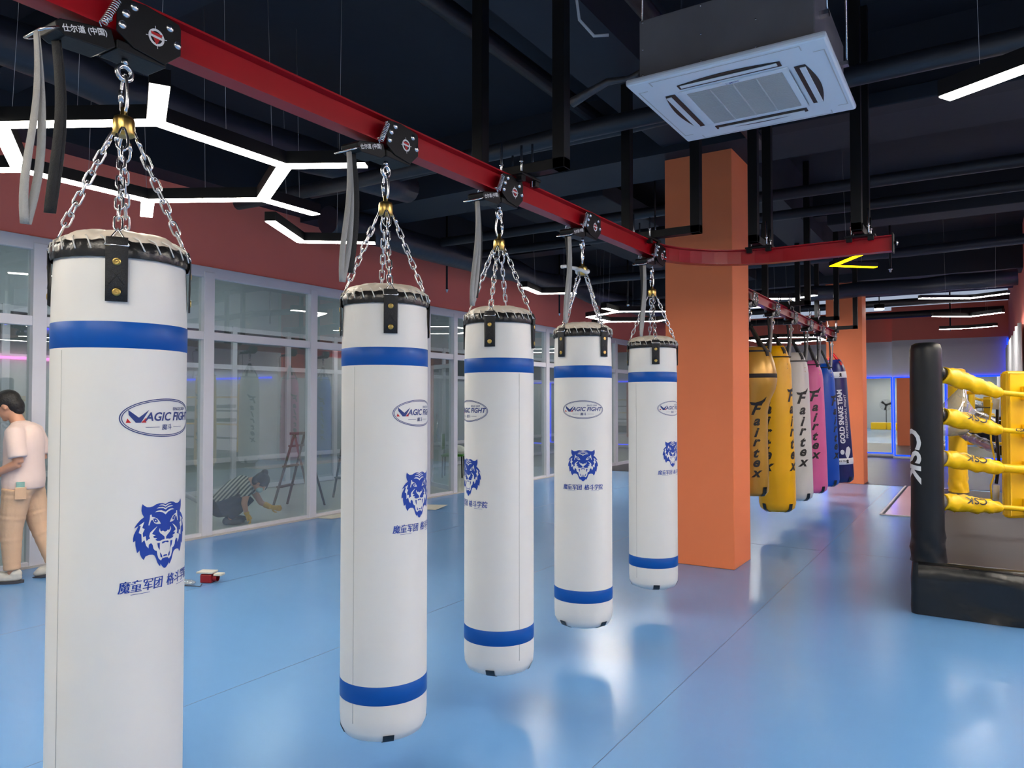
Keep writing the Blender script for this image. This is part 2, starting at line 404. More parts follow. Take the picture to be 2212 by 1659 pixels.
# mirrors on far wall with blue LED outlines
def mirror(x0, x1, z0, z1, y, label, mag=False):
    r = root('wall_mirror', ((x0+x1)/2, y, z0), label, 'mirror', 'mirrors with blue light outlines on the far wall')
    hw = (x1-x0)/2; h = z1-z0
    MB().box((-hw, -.02, 0), (hw, -.001, h)).build('mirror_glass', 'mirror', r)
    e = .028
    MB().box((-hw-e, -.05, -e), (hw+e, -.021, 0)).box((-hw-e, -.05, h), (hw+e, -.021, h+e)).box((-hw-e, -.05, 0), (-hw, -.021, h)).box((hw, -.05, 0), (hw+e, -.021, h)).build('light_strip', 'ledb', r)
    MB().box((-hw-.04, -.06, -.09), (hw+.04, -.001, -e-.001)).build('base_board', 'frame', r)
mirror(-3.6, -2.02, .13, 2.16, YB+.35, 'recessed mirror between the far orange column and the wall corner')
mirror(-1.90, -.75, .10, 2.15, YB, 'blue outlined mirror seen left of the black ring post')
mirror(-.65, .50, .10, 2.15, YB, 'blue outlined mirror behind the yellow ring post')
mirror(-5.4, -3.75, .13, 2.16, YB+.35, 'recessed mirror hidden mostly behind the coloured bags')
tag(MB().box((XR-.04, YB-.12, .1), (XR-.01, YB-.08, 3.1)).build('light_strip', 'ledb'), 'vertical blue light strip in the corner right of the mirrors', 'light strip')
tag(MB().box((5.94, 7.2, 2.60), (5.98, 12.6, 2.66)).build('light_strip', 'ledm'), 'added out of view magenta light strip along the wall beside the ring', 'light strip')  # added out of view to tint the column side and floor pink
tag(MB().box((5.94, -1.0, 3.40), (5.98, 12.6, 3.48)).build('light_strip', 'ledp'), 'added out of view violet light strip high on the wall beside the ring', 'light strip')  # unseen strip, added to throw violet light on the ceiling at right
tag(MB().box((XR+.2, 12.74, 2.12), (5.9, 12.78, 2.17)).build('light_strip', 'ledb'), 'added out of view blue light strip on the wall behind the ring', 'light strip')  # added outside the view for blue light on the right side
# curtain on the right wall
cv = []; n = 90; 
for i in range(n+1):
    y = 14.0+i*6.6/n; x = XR-.06-.04*sin(i*.9)-.02*sin(i*2.3)
    cv += [(x, y, .05), (x, y, 2.75)]
o = MB().add(cv, [(2*i, 2*i+2, 2*i+3, 2*i+1) for i in range(n)], 0, True).build('curtain', 'curtain')
so = o.modifiers.new('s', 'SOLIDIFY'); so.thickness = .01
tag(o, 'white pleated curtain hanging on the right wall behind the ring', 'curtain')
# ================================================================ ceiling services
def pipe(pts, r, m, label, cat='pipe', name='ceiling_pipe', group=None, n=14):
    return tag(MB().tube(pts, r, n).build(name, m), label, cat, group)
def wob(a, b, n=16, s=.015):
    a, b = V(a), V(b)
    return [a.lerp(b, i/n)+V((random.uniform(-s, s)*.3, random.uniform(-s, s), random.uniform(-s, s)))for i in range(n+1)]
pipe(wob((-6.1, 4.62, 3.44), (5.8, 4.85, 3.44)), .062, 'pipe', 'dark wrapped pipe crossing the ceiling behind the air conditioner')
pipe(wob((-6.1, 5.55, 3.76), (5.8, 5.55, 3.76)), .055, 'pipe', 'dark pipe crossing just in front of the deep beam')
pipe(wob((-6.1, 7.85, 3.66), (5.8, 8.0, 3.66), s=.006), .06, 'pipe', 'dark pipe crossing the ceiling behind the near column')
pipe(wob((-6.1, 8.6, 3.62), (5.8, 8.75, 3.62), s=.006), .055, 'pipe', 'dark pipe crossing over the coloured bag rail start')
pipe(wob((-6.1, 11.75, 3.66), (5.8, 11.95, 3.66), s=.02), .07, 'duct', 'wavy wrapped pipe crossing above the chevron lights')
pipe(wob((-6.1, 12.9, 3.3), (.5, 12.9, 3.3), s=.02), .12, 'duct', 'thick round duct crossing near the far orange column')
pipe([(-6.1, 16.6, 3.5), (.5, 16.6, 3.5)], .07, 'pipe', 'dark pipe crossing the ceiling beyond the far column')
pipe([(-6.1, 19.9, 3.6), (.5, 19.9, 3.6)], .08, 'pipe', 'dark pipe crossing the ceiling close to the mirrors')
pipe([(-1.55, -2, 3.7), (-1.55, 6.4, 3.7)], .05, 'pipe', 'dark pipe running lengthwise left of the air conditioner')
pipe([(-3.05, -2, 4.2), (-3.05, 6.4, 4.2)], .07, 'pipe', 'dark pipe running lengthwise over the bag rail')
dp = wob((-6.35, 6.0, 3.62), (-6.35, 21, 3.6), 26, .03)
pipe(dp, [.17+.012*sin(i*2.1) for i in range(27)], 'duct', 'thick crumpled duct running along the red wall', 'duct', 'air_duct')
dp = wob((-5.2, -1, 3.75), (-5.0, 5.9, 3.7), 20, .03)
pipe(dp, [.15+.012*sin(i*2.1) for i in range(21)], 'duct', 'wrapped duct above the hexagon lamp', 'duct', 'air_duct')
tag(MB().box((-4.9, 7.6, 3.86), (-3.6, 14.5, 4.05)).build('air_duct', 'ceil', bevel=.01), 'flat rectangular duct above the left aisle', 'duct')
tag(MB().box((-1.5, 9.35, 3.6), (5.8, 9.75, 3.85)).build('air_duct', 'ceil', bevel=.01), 'flat rectangular duct crossing right of the bag rail', 'duct')
tag(MB().box((-1.5, 6.1, 3.72), (5.8, 6.3, 3.84)).build('air_duct', 'ceil', bevel=.01), 'slim cable tray in front of the deep beam on the right', 'duct')
# sprinkler drops
def sprinkler(x, y, z0, z1, label):
    r = root('sprinkler_pipe', (x, y, z0), label, 'pipe', 'thin sprinkler drops')
    MB().tube([(0, 0, 0.03), (0, 0, z1-z0)], .016, 8).build('pipe', 'black', r)
    MB().lathe([(.001, -.03), (.012, -.025), (.012, 0), (.028, .005), (.03, .02), (.016, .03)], 12).build('nozzle', 'steel', r)
sprinkler(-6.9, 9.0, 3.22, 4.4, 'thin black sprinkler drop in front of the red wall near the second bag')
sprinkler(-6.9, 12.6, 3.22, 4.4, 'thin black sprinkler drop in front of the red wall near the fourth bag')
sprinkler(-5.2, 12.0, 3.2, 4.4, 'thin sprinkler drop between the fourth and fifth white bags')
sprinkler(-.55, 20.0, 3.2, 4.4, 'thin sprinkler drop before the far wall at the left end of the bar lights')
sprinkler(-1.0, 11.2, 3.3, 4.4, 'thin sprinkler drop right of the end of the red rail')
# ================================================================ rail
def rail_profile():
    h, w2, t = .112, .036, .007   # I section
    return [(-w2, 0), (w2, 0), (w2, t), (.004, t+.003), (.004, h-t-.003), (w2, h-t), (w2, h), (-w2, h), (-w2, h-t), (-.004, h-t-.003), (-.004, t+.003), (-w2, t)]
def rail(path, label, endlen=0):
    p = rail_profile(); n = len(p); vs_ = []; path = [V(q) for q in path]
    for i, q in enumerate(path):
        t = (path[min(i+1, len(path)-1)]-path[max(i-1, 0)]).normalized(); s_ = t.cross(V((0, 0, 1)))
        vs_ += [q+s_*a+V((0, 0, b)) for a, b in p]
    fs = [(i*n+j, i*n+(j+1) % n, (i+1)*n+(j+1) % n, (i+1)*n+j) for i in range(len(path)-1) for j in range(n)]
    fs += [tuple(range(n))[::-1], tuple((len(path)-1)*n+j for j in range(n))]
    r = root('ceiling_rail', path[0], label, 'rail')
    off = path[0]
    MB().add([v-off for v in vs_], fs).build('rail_beam', 'rail', r)
    return r, off
ZR = 2.56; XB = -2.05
XR_ = lambda y: -2.12+.02*y
arc = [(XR_(y), y, ZR) for y in (-1.5, 0, 2, 4, 5.0)]+[(XR_(5)+.78*(1-cos(a)), 5.0+.78*sin(a), ZR) for a in [i*pi/24 for i in range(1, 12)]]+[(XR_(5)+.78, 5.78, ZR), (-1, 5.78, ZR), (-.5, 5.78, ZR)]
r1, off = rail(arc, 'red steel rail carrying the white punching bags and curving right')
MB().box((-.50-off.x, 5.735-off.y, -.01), (-.492-off.x, 5.825-off.y, .125)).build('end_plate', 'black', r1)
MB().lathe([(.001, 0), (.012, 0), (.012, .012), (.02, .014), (.02, .022), (.001, .026)], 12, (-.49-off.x, 5.78-off.y, .06), rot=M4.Rotation(pi/2, 3, 'Y')).build('bolt', 'steel', r1)
r2, off2 = rail([(XB+.03, y, ZR) for y in (7.45, 9, 11, 13.15)], 'straight red steel rail carrying the coloured bags')
MB().box((-.045, 5.70, -.01), (.045, 5.708, .125)).build('end_plate', 'black', r2)
# goalpost hangers
def hanger(name_label, c, axis, half=(.27, .29), zt=CZ, both=True, tw=.034):
    """axis 'x': arm runs across a rail that runs along y"""
    r = root('rail_hanger', c, name_label, 'hanger')
    ax = V((1, 0, 0)) if axis == 'x' else V((0, 1, 0)); ay = V((0, 1, 0)) if axis == 'x' else V((-1, 0, 0))
    H = zt-c[2]
    def bx(a0, a1, b0, b1, z0, z1, nm, m, mbx=None):
        q = [ax*a+ay*b for a in (a0, a1) for b in (b0, b1)]
        lo = (min(p.x for p in q), min(p.y for p in q), z0); hi = (max(p.x for p in q), max(p.y for p in q), z1)
        if mbx is not None: mbx.box(lo, hi); return
        MB().box(lo, hi).build(nm, m, r, bevel=.003)
    bx(-half[0], -half[0]+2*tw, -tw, tw, .015, H, 'post', 'black'); bx(half[1]-2*tw, half[1], -tw, tw, .015, H, 'post', 'black')
    bx(-half[0], half[1], -tw, tw, .015, .07, 'crossbar', 'black')
    bx(-.09, .09, -.10, .10, -.0, .014, 'clamp_plate', 'black')
    for s_ in (-1, 1):
        for q in (-1, 1):
            p = ax*(.062*s_)+ay*(.055*q)
            MB().tube([p+V((0, 0, -.03)), p+V((0, 0, .18+.02*s_*q))], .0065, 8).tube([p+V((0, 0, .072)), p+V((0, 0, .082))], .012, 6).build('threaded_rod', 'steel', r)
    for s_ in (-1, 1): bx(-.085, -.05, s_*.07-.02, s_*.07+.02, -.03, 0, 'rail_clamp', 'black'); bx(.05, .085, s_*.07-.02, s_*.07+.02, -.03, 0, 'rail_clamp', 'black')
    return r
zt_ = ZR+.112
hanger('black goalpost hanger above the second and third white bags', (XB, 3.28, zt_), 'x', (.27, .30))
hanger('black goalpost hanger in front of the near orange column', (XB, 5.04, zt_), 'x', (.17, .42), 3.9)
hanger('black goalpost hanger at the right edge of the near orange column', (-1.40, 5.78, zt_), 'y', (.25, .25))
hanger('black goalpost hanger near the free end of the curved rail', (-.70, 5.78, zt_), 'y', (.25, .25))
hanger('black goalpost hanger above the white and pink coloured bags', (XB+.03, 9.5, zt_), 'x', (.27, .30))
hanger('black goalpost hanger above the blue coloured bag', (XB+.03, 11.47, zt_), 'x', (.27, .33))
hanger('black goalpost hanger at the far end of the second rail', (XB+.03, 13.0, zt_), 'x', (.27, .38))
# ================================================================ trolley
def spring(p0, p1, r=.011, turns=12, wr=.0017):
    p0, p1 = V(p0), V(p1); ax = (p1-p0); L = ax.length; ax.normalize(); u = ax.orthogonal().normalized(); w_ = ax.cross(u)
    n = turns*9
    pts = [p0+ax*L*(.1+.8*i/n)+(u*cos(2*pi*turns*i/n)+w_*sin(2*pi*turns*i/n))*r for i in range(n+1)]
    return [p0]+pts+[p1]
def trolley(loc, label):
    """origin at the eye bolt hang point on the rail centre line, z=ZR"""
    r = root('rail_trolley', loc, label, 'trolley', 'bag trolleys on the red rails')
    poly = [(-.045, .092), (.03, .100), (.135, .088), (.142, .075), (.142, -.005), (.09, -.052), (-.005, -.04), (-.055, -.01), (-.055, .06)]
    for s_ in (1, -1):
        x = s_*.050
        MB().prism(poly, lambda a, b, t, x=x, s_=s_: V((x+s_*t*.006, a, b)), 1).build('side_plate', 'black', r, bevel=.0015)
        for (a, c) in ((-.005, .078), (-.03, .048), (.105, .064), (.13, .022), (-.04, .012)):
            MB().lathe([(.0125, 0), (.0115, .004), (.008, .007), (.001, .008)], 14, (x+s_*.006, a, c), rot=M4.Rotation(s_*pi/2, 3, 'Y')).build('bolt_head', 'steel', r)
    MB().box((-.05, -.05, -.058), (.05, .10, -.03)).build('base_block', 'black', r, bevel=.004)
    MB().box((-.032, .0, -.022), (.032, .12, -.004)).build('roller_block', 'black', r)
    # brake lever box toward -y
    TL = M4.Rotation(R(17), 3, 'X'); PV = V((0, -.05, -.02)); tlt = lambda v: PV+TL@(V(v)-PV)
    lp = [(-.06, -.005), (-.06, -.052), (-.09, -.062), (-.20, -.035), (-.215, -.02), (-.215, 0), (-.2, .008)]
    MB().prism(lp, lambda a, b, t: tlt((-.045+t*.09, a, b)), 1).build('brake_lever', 'black', r, bevel=.003)
    d_ = Decal()
    d_.put(text2d('仕尔道 (中国)', .021, 0, .0004), 0, 0)
    d_.make('lever_lettering', ['white_p'], lambda x, y, h: tlt((.045+h, -.14+x, -.017+y)), r, cut=False)
    MB().tube([tlt(q) for q in ((-.05, -.214, -.018), (-.05, -.245, -.024), (-.04, -.26, -.026), (.04, -.26, -.026), (.05, -.245, -.024), (.05, -.214, -.018))], .004, 8).build('strap_bar', 'steel', r)
    for s_ in (1, -1): MB().tube(spring((s_*.058, -.05, .085), (s_*.058, -.10, -.02), .010, 12), .002, 5).build('spring', 'steel', r)
    MB().tube([(-.06, -.075, .012), (.06, -.075, .012)], .006, 10).build('cross_pin', 'steel', r)
    # eye bolt
    e = MB().tube([(0, 0, -.055), (0, 0, -.075)], .009, 10)
    e.tube([(0, .021*cos(a), -.098+.021*sin(a)) for a in [2*pi*i/20 for i in range(20)]], .0075, 10, closed=True)
    e.build('eye_bolt', 'steel', r)
    # straps
    def strap(x, y, zb, m, tw0, wv, a0=0, zt0=-.10, hwid=.0105):
        ptsL = []; n = 22
        vs_ = []; 
        for side in (0, 1):
            for i in range(n+1):
                t = i/n; z_ = zt0-(abs(zb)+zt0)*t
                bow = .010*sin(pi*t*t)*(1 if side else -1)*wv+.0025*(1 if side else -1)
                a = a0+tw0*t+(0 if not side else .15)
                c = V((x+.012*sin(3*t+wv), y+bow+.01*sin(4*t), z_)); wd = V((cos(a), sin(a), 0))*hwid
                vs_ += [c-wd, c+wd]
        m_ = MB()
        for side in (0, 1):
            o_ = side*(n+1)*2
            m_.add(vs_[o_:o_+(n+1)*2], [(2*i, 2*i+1, 2*i+3, 2*i+2) for i in range(n)], 0, True)
        e_ = (n+1)*2
        m_.add([vs_[e_-2], vs_[e_-1], vs_[2*e_-1], vs_[2*e_-2]], [(0, 1, 2, 3)])
        o = m_.build('pull_strap', m, r); sm = o.modifiers.new('s', 'SOLIDIFY'); sm.thickness = .0018; return o
    tag(strap(.035, -.26, -.60, 'gweb', 1.0, 1.3), 'grey pull strap'); tag(strap(-.012, -.185, -.55, 'web', .5, .2, .35, -.075, .0125), 'black pull strap')
    # round emblem on both plates
    def ring2(r0, r1, n=28):
        p = [(r0*cos(2*pi*i/n), r0*sin(2*pi*i/n)) for i in range(n)]+[(r1*cos(2*pi*i/n), r1*sin(2*pi*i/n)) for i in range(n)]
        return p, [(i, (i+1) % n, n+(i+1) % n, n+i) for i in range(n)]
    em = Decal().put(ring2(.018, .025), 0, 0)
    for a in range(4): em.put(([(-.001, .025), (.001, .025), (.001, .033), (-.001, .033)], [(0, 1, 2, 3)]), 0, 0, rot=a*pi/2+.12)
    em.put(poly2d([(-.019, .013), (.019, .013), (.002, -.02), (-.002, -.02)]), 1, 1)
    em.put(([(-.021, -.002), (.021, -.004), (.021, .003), (-.021, .005)], [(0, 1, 2, 3)]), 0, 2)
    em.make('emblem', ['white_p', 'red_p'], lambda x, y, h: V((.0565+h, .062+x, .018+y)), r, cut=False)
    return r
YB_ = [1.19, 2.288, 3.12, 4.02, 5.10]; 
tl = ['trolley of the nearest white bag at top left, lever lettering largest', 'trolley holding the second white bag from the left', 'trolley beside the goalpost hanger, holding the third white bag',
      'trolley holding the fourth white bag, whose swivel is wrapped', 'trolley beside the orange column, holding the smallest white bag']
t0 = trolley((XR_(1.19), YB_[0], ZR), tl[0])
for i in range(1, 5): dup(t0, (XR_(YB_[i]), YB_[i], ZR), 0, tl[i])
YC = [7.83, 8.85, 9.86, 10.91, 11.86, 12.93]
tl2 = ['gold', 'yellow', 'white lettered', 'pink', 'blue', 'navy']
for i in range(6): dup(t0, (XB+.03, YC[i], ZR), 0, 'trolley on the second rail holding the %s bag' % tl2[i])
# ================================================================ white punching bag
def link_pts(c, ax, side, L, W, n=6):
    """stadium loop"""
    pts = []
    h = L/2-W/2
    for i in range(n+1): a = -pi/2+pi*i/n; pts.append(c+ax*(h+W/2*cos(a))+side*(W/2*sin(a)))
    for i in range(n+1): a = pi/2+pi*i/n; pts.append(c+ax*(-h+W/2*cos(a))+side*(W/2*sin(a)))
    return pts
def chain(mb, p0, p1, nl, L=.046, W=.020, wr=.0032):
    p0, p1 = V(p0), V(p1); ax = (p1-p0).normalized(); s1 = ax.cross(V((0, 0, 1)));
    s1 = V((1, 0, 0)) if s1.length < .05 else s1.normalized()
    s2 = ax.cross(s1)
    for i in range(nl):
        t = (i+.5)/nl; a = .35*sin(i*1.7)
        s_ = (s1 if i % 2 else s2)
        mb.tube(link_pts(p0.lerp(p1, t), ax, (s_*cos(a)+(s2 if i % 2 else -s1)*sin(a)), L, W, 5), wr, 7, closed=True)
BR = .175
def body_prof():
    return [(.001, .165), (.06, .165), (.13, .172), (.158, .185), (.172, .215), (BR, .26), (BR, .6), (BR, 1.2), (BR, 1.70), (BR-.001, 1.80), (BR-.005, 1.893), (BR-.012, 1.93), (BR-.03, 1.935), (.001, 1.94)]
def ellipse_ring(a, b, t, n=72):
    p = [(a*cos(2*pi*i/n), b*sin(2*pi*i/n)) for i in range(n)]+[((a-t)*cos(2*pi*i/n), (b-t)*sin(2*pi*i/n)) for i in range(n)]
    return p, [(i, (i+1) % n, n+(i+1) % n, n+i) for i in range(n)]
# tiger art, traced on the left half and mirrored
def tiger():
    d_ = Decal(); k_ = .186/1075
    def tf(p, sgn): 
        x, y = p; xx = (x-655)*k_; xx = max(-.17, min(.17, xx))
        return (sgn*BR*asin(xx/BR), (722-y)*k_)
    def half(pts, mi, ly):
        for s_ in (1, -1): d_.put(poly2d([tf(p, s_) for p in pts]), mi, ly)
    out = [(655, 225), (600, 205), (540, 198), (480, 210), (430, 235), (380, 243), (340, 238), (300, 212), (275, 183), (262, 230), (260, 290), (272, 340), (298, 390), (250, 425), (205, 480), (165, 552), (222, 520), (190, 590), (165, 650), (155, 710), (157, 765), (185, 742), (187, 820), (208, 940), (242, 903), (250, 970), (275, 1030), (300, 1058), (325, 1008), (375, 993), (430, 998), (465, 1020), (490, 1070), (510, 1130), (540, 1182), (566, 1208), (570, 1168), (600, 1212), (630, 1243), (655, 1252)]
    half(out, 0, 0)
    half([(225, 517), (302, 460), (272, 555), (308, 578), (280, 640), (285, 700), (322, 690), (335, 768), (375, 740), (400, 800), (370, 830), (365, 888), (330, 840), (305, 748), (268, 785), (262, 655), (226, 628), (252, 520)], 1, 1)
    half([(507, 557), (440, 600), (388, 645), (375, 700), (388, 738), (360, 745), (370, 830), (405, 812), (430, 845), (442, 905), (470, 940), (500, 950), (510, 1015), (530, 1075), (575, 1118), (600, 1088), (655, 1082), (655, 785), (600, 790), (560, 800), (505, 792), (470, 770), (505, 752), (450, 738), (435, 712), (480, 702), (418, 672), (437, 640), (470, 603)], 1, 1)
    half([(545, 600), (533, 640), (560, 682), (610, 720), (640, 748), (640, 790), (655, 790), (655, 668), (630, 662), (605, 643), (580, 655), (556, 635), (553, 605)], 1, 1)
    half([(505, 830), (550, 830), (548, 945), (520, 900)], 0, 2); half([(555, 985), (590, 1030), (600, 1075), (565, 1060)], 0, 2)
    half([(600, 820), (655, 815), (655, 834), (600, 852), (585, 842)], 0, 2); half([(622, 1036), (655, 1033), (655, 1058), (612, 1058)], 0, 2)
    half([(385, 365), (408, 362), (412, 400), (450, 410), (505, 440), (545, 490), (565, 528), (500, 525), (455, 505), (425, 450), (400, 455), (375, 530), (360, 525), (370, 470), (380, 430)], 1, 1)
    half([(432, 430), (470, 428), (505, 460), (512, 490), (480, 502), (448, 480)], 0, 2)
    half([(470+12*cos(a*pi/4), 464+12*sin(a*pi/4)) for a in range(8)], 1, 3)
    half([(655, 268), (600, 242), (560, 236), (525, 236), (560, 222), (610, 226), (655, 246)], 1, 1)
    half([(655, 314), (610, 286), (560, 279), (488, 277), (530, 260), (600, 264), (655, 290)], 1, 1)
    half([(655, 392), (600, 352), (540, 335), (462, 332), (510, 312), (570, 312), (620, 334), (655, 350)], 1, 1)
    return d_
def white_bag(loc, rz, label):
    r = root('punching_bag', loc, label, 'punching bag', 'white punching bags on the curved rail', rz)
    MB().lathe(body_prof(), 96).build('body', 'bag', r)
    MB().lathe([(BR+.0003, 1.646), (BR+.0012, 1.647), (BR+.0012, 1.716), (BR+.0003, 1.717)], 96).build('upper_band', 'bband', r)
    MB().lathe([(BR+.0003, .327), (BR+.0012, .328), (BR+.0012, .398), (BR+.0003, .399)], 96).build('lower_band', 'bband', r)
    # seams
    sm = MB()
    for a in (R(4), R(176)):
        for i in range(1): sm.tube([((BR+.0002)*cos(a), (BR+.0002)*sin(a), z_) for z_ in (.25, .8, 1.4, 1.64)], .0011, 4)
    sm.build('side_seam', mat('seam shade vinyl', (.5, .5, .47), .5) if 'seam shade vinyl' not in bpy.data.materials else bpy.data.materials['seam shade vinyl'], r)
    # rim
    n = 120; vs_ = []; prof = [(BR+.002, 1.890), (BR+.0045, 1.900), (BR+.003, 1.925), (BR-.004, 1.937)]
    for q, (rr, z_) in enumerate(prof):
        for j in range(n):
            a = 2*pi*j/n; wv = (.0018*sin(a*19)+.001*sin(a*33)) if q == 3 else 0
            vs_.append(((rr+.0015*sin(a*27))*cos(a), (rr+.0015*sin(a*27))*sin(a), z_+wv))
    MB().add(vs_, [(i*n+j, i*n+(j+1) % n, (i+1)*n+(j+1) % n, (i+1)*n+j) for i in range(3) for j in range(n)], 0, True).build('rim', 'bleather', r)
    cp = MB(); prof = [(BR-.008, 1.928), (BR-.009, 1.938), (BR-.013, 1.949), (BR-.022, 1.959), (BR-.035, 1.967), (.12, 1.974), (.09, 1.981), (.05, 1.986), (.001, 1.988)]; vs_ = []
    for rr, z_ in prof:
        for j in range(n):
            a = 2*pi*j/n; q = (.003*sin(a*8+1)+.0015*sin(a*21))*(rr/BR if rr < BR-.015 else .25)
            vs_.append(((rr+q*.5)*cos(a), (rr+q*.5)*sin(a), z_+q))
    cp.add(vs_, [(i*n+j, i*n+(j+1) % n, (i+1)*n+(j+1) % n, (i+1)*n+j) for i in range(8) for j in range(n)], 0, True).build('cap', 'cap', r)
    lc = MB()
    for j in range(26):
        a = 2*pi*j/26+.05; a2 = a+.15
        lc.tube([((BR-.012)*cos(a), (BR-.012)*sin(a), 1.950), ((BR+.002)*cos((a+a2)/2), (BR+.002)*sin((a+a2)/2), 1.941), ((BR+.0065)*cos(a2), (BR+.0065)*sin(a2), 1.910)], .0021, 6)
    lc.build('lacing', 'lace', r)
    apex = []
    for q in range(4):
        a = -pi/2+pi/4+q*pi/2
        fn = cyl_fn(BR+.003, 0, a)
        s_ = MB(); hw = .0265; xs = [-hw, -hw/2, 0, hw/2, hw]; 
        zs = [1.770, 1.83, 1.89, 1.925]
        vs_ = [fn(x, z_, .003 if z_ < 1.885 else .005) for z_ in zs for x in xs]+[fn(x, 1.944, -.001) for x in xs]
        m5 = len(xs)
        s_.add(vs_, [(i*m5+j, i*m5+j+1, (i+1)*m5+j+1, (i+1)*m5+j) for i in range(len(zs)) for j in range(m5-1)], 0, True)
        so_ = s_.build('side_strap', 'web', r, fix=False); sd = so_.modifiers.new('s', 'SOLIDIFY'); sd.thickness = .003; sd.offset = 0
        st = MB()
        for p0, p1 in (((-.018, 1.815), (.018, 1.862)), ((.018, 1.815), (-.018, 1.862))):
            st.tube([fn(p0[0], p0[1], .0047), fn((p0[0]+p1[0])/2, (p0[1]+p1[1])/2, .0050), fn(p1[0], p1[1], .0047)], .0008, 4)
        st.build('stitching', 'black_p', so_)
        rm = M4.Rotation(a, 3, 'Z')@M4.Rotation(pi/2, 3, 'Y')
        for zz in (1.795, 1.877): MB().lathe([(.011, 0), (.011, .0015), (.008, .0035), (.005, .002), (.001, .003)], 16, fn(0, zz, .004), rot=rm).build('rivet', 'brass', so_)
        # triangle ring
        A = fn(-.028, 1.921, .006); B = fn(.028, 1.921, .006); T = V((cos(a), sin(a), 0))*(BR-.018)+V((0, 0, 1.969))
        tr = MB().tube([A, A.lerp(T, .5), A.lerp(T, .93), T+V((0, 0, .003)), B.lerp(T, .93), B.lerp(T, .5), B], .0029, 8)
        tr.tube([A, B], .0029, 8)
        tr.build('triangle_ring', 'steel', r)
        apex.append((a, T))
    # swivel
    MB().lathe([(.001, 2.276), (.027, 2.276), (.0295, 2.281), (.0295, 2.318), (.026, 2.329), (.018, 2.333), (.0095, 2.334), (.0095, 2.358), (.001, 2.36)], 32).build('swivel', 'brass', r)
    hb = MB()
    for a, T in apex: hb.lathe([(.006, 0), (.001, .001)], 12, V((cos(a)*.0292, sin(a)*.0292, 2.289)), rot=M4.Rotation(a, 3, 'Z')@M4.Rotation(pi/2, 3, 'Y'))
    hb.build('swivel_hole', 'black_p', r)
    for a, T in apex:
        dr = V((cos(a), sin(a), 0)); P0 = dr*.027+V((0, 0, 2.289)); dirn = (T-P0).normalized()
        sd = dr.cross(V((0, 0, 1)))
        # pear shaped quick link
        c0 = P0+dirn*.036; L = .084
        q = []
        for i in range(24):
            t = 2*pi*i/24; wdt = .0135*(1+.45*-cos(t)) ; q.append(c0+dirn*(-cos(t)*L/2)+sd*sin(t)*wdt)
        MB().tube(q, .0038, 8, closed=True).tube([c0+sd*.0125-dirn*.012, c0+sd*.0155+dirn*.010], .0062, 8).build('quick_link', 'steel', r)
        ch = MB(); chain(ch, P0+dirn*.072, T+V((0, 0, .001)), 8); ch.build('chain', 'steel', r)
    # carabiner to eye bolt
    c0 = V((0, 0, 2.400)); q = []
    for i in range(28):
        t = 2*pi*i/28; q.append(c0+V((0, 0, 1))*(cos(t)*.056)+V((cos(rz), -sin(rz), 0))*sin(t)*(.0165*(1-.25*cos(t))))
    MB().tube(q, .0048, 10, closed=True).tube([c0+V((cos(rz), -sin(rz), 0))*-.0165+V((0, 0, -.02)), c0+V((cos(rz), -sin(rz), 0))*-.0165+V((0, 0, .014))], .0075, 8).build('carabiner', 'steel', r)
    # bottom loop
    for q in range(4):
        a = q*pi/2-pi/4; fq = lambda rr, z_, s_: V((rr*cos(a)-s_*sin(a), rr*sin(a)+s_*cos(a), z_))
        pf = [(.09, .1645), (.130, .1695), (.1595, .183), (.1695, .203), (.1735, .212)]
        MB().add([fq(rr, z_, s_) for rr, z_ in pf for s_ in (-.022, .022)], [(2*j, 2*j+1, 2*j+3, 2*j+2) for j in range(4)], 0, True).build('bottom_tab', 'bleather', r)
    # ---- prints
    lg = Decal()
    sx = lambda w_: w_
    lg.put(ellipse_ring(.128, .0535, .0026), 0, 0); lg.put(ellipse_ring(.1225, .0490, .0022), 0, 0)
    lg.put(text2d('AGIC FIGHT', .0325, .24, .0008, 1.0), 0, 0, (.0270, .0035))
    M_ = [(-.1035, .0215), (-.098, .0), (-.0815, -.0135), (-.071, -.0135), (-.0545, .0215), (-.064, .0165), (-.0765, -.0035), (-.0945, .012)]
    lg.put(poly2d([(-.106, .0225), (-.105, .009), (-.087, -.0125), (-.0745, -.0125), (-.0525, .0225), (-.0795, .0015)]), 0, 0)
    lg.put(poly2d([(-.108, -.0005), (-.0985, -.0125), (-.1115, -.0125)]), 1, 0)
    lg.put(poly2d([(-.0605, .001), (-.0605, -.0125), (-.074, -.0125)]), 1, 0)
    lg.put(text2d('SINCE 2009', .0125, .1, .0001), 0, 0, (.054, .0245)); [lg.put(text2d('魔斗', .0175, .1, 0), 0, 0, (.002+q_, -.0255)) for q_ in (-.0003, .0003)]
    for x0, x1 in ((-.062, -.022), (.026, .064)): lg.put(([(x0, -.0262), (x1, -.0262), (x1, -.0251), (x0, -.0251)], [(0, 1, 2, 3)]), 0, 0)
    lg.make('oval_print', ['navy_p', 'red_p'], cyl_fn(BR, 1.457), r)
    tag(tiger().make('tiger_print', ['logo', 'bag'], cyl_fn(BR, 1.130), r), 'blue tiger head print')
    for wd_, xc, x0 in (('魔童军团', -.066, -.095), ('格斗学院', .066, .048)):
        tx = Decal()
        for dx in (-.0008, -.0003, .0003, .0008): tx.put(text2d(wd_, .0345, .12, 0, .86), 0, 0, (xc+dx, 0))
        tx.put(([(x0, -.0222), (x0+.05, -.0222), (x0+.05, -.0210), (x0, -.0210)], [(0, 1, 2, 3)]), 0, 0)
        tx.make('name_print', ['logo'], cyl_fn(BR, 1.004), r)
    return r
DL = [41, 51.6, -59.7, 0, 52.5]
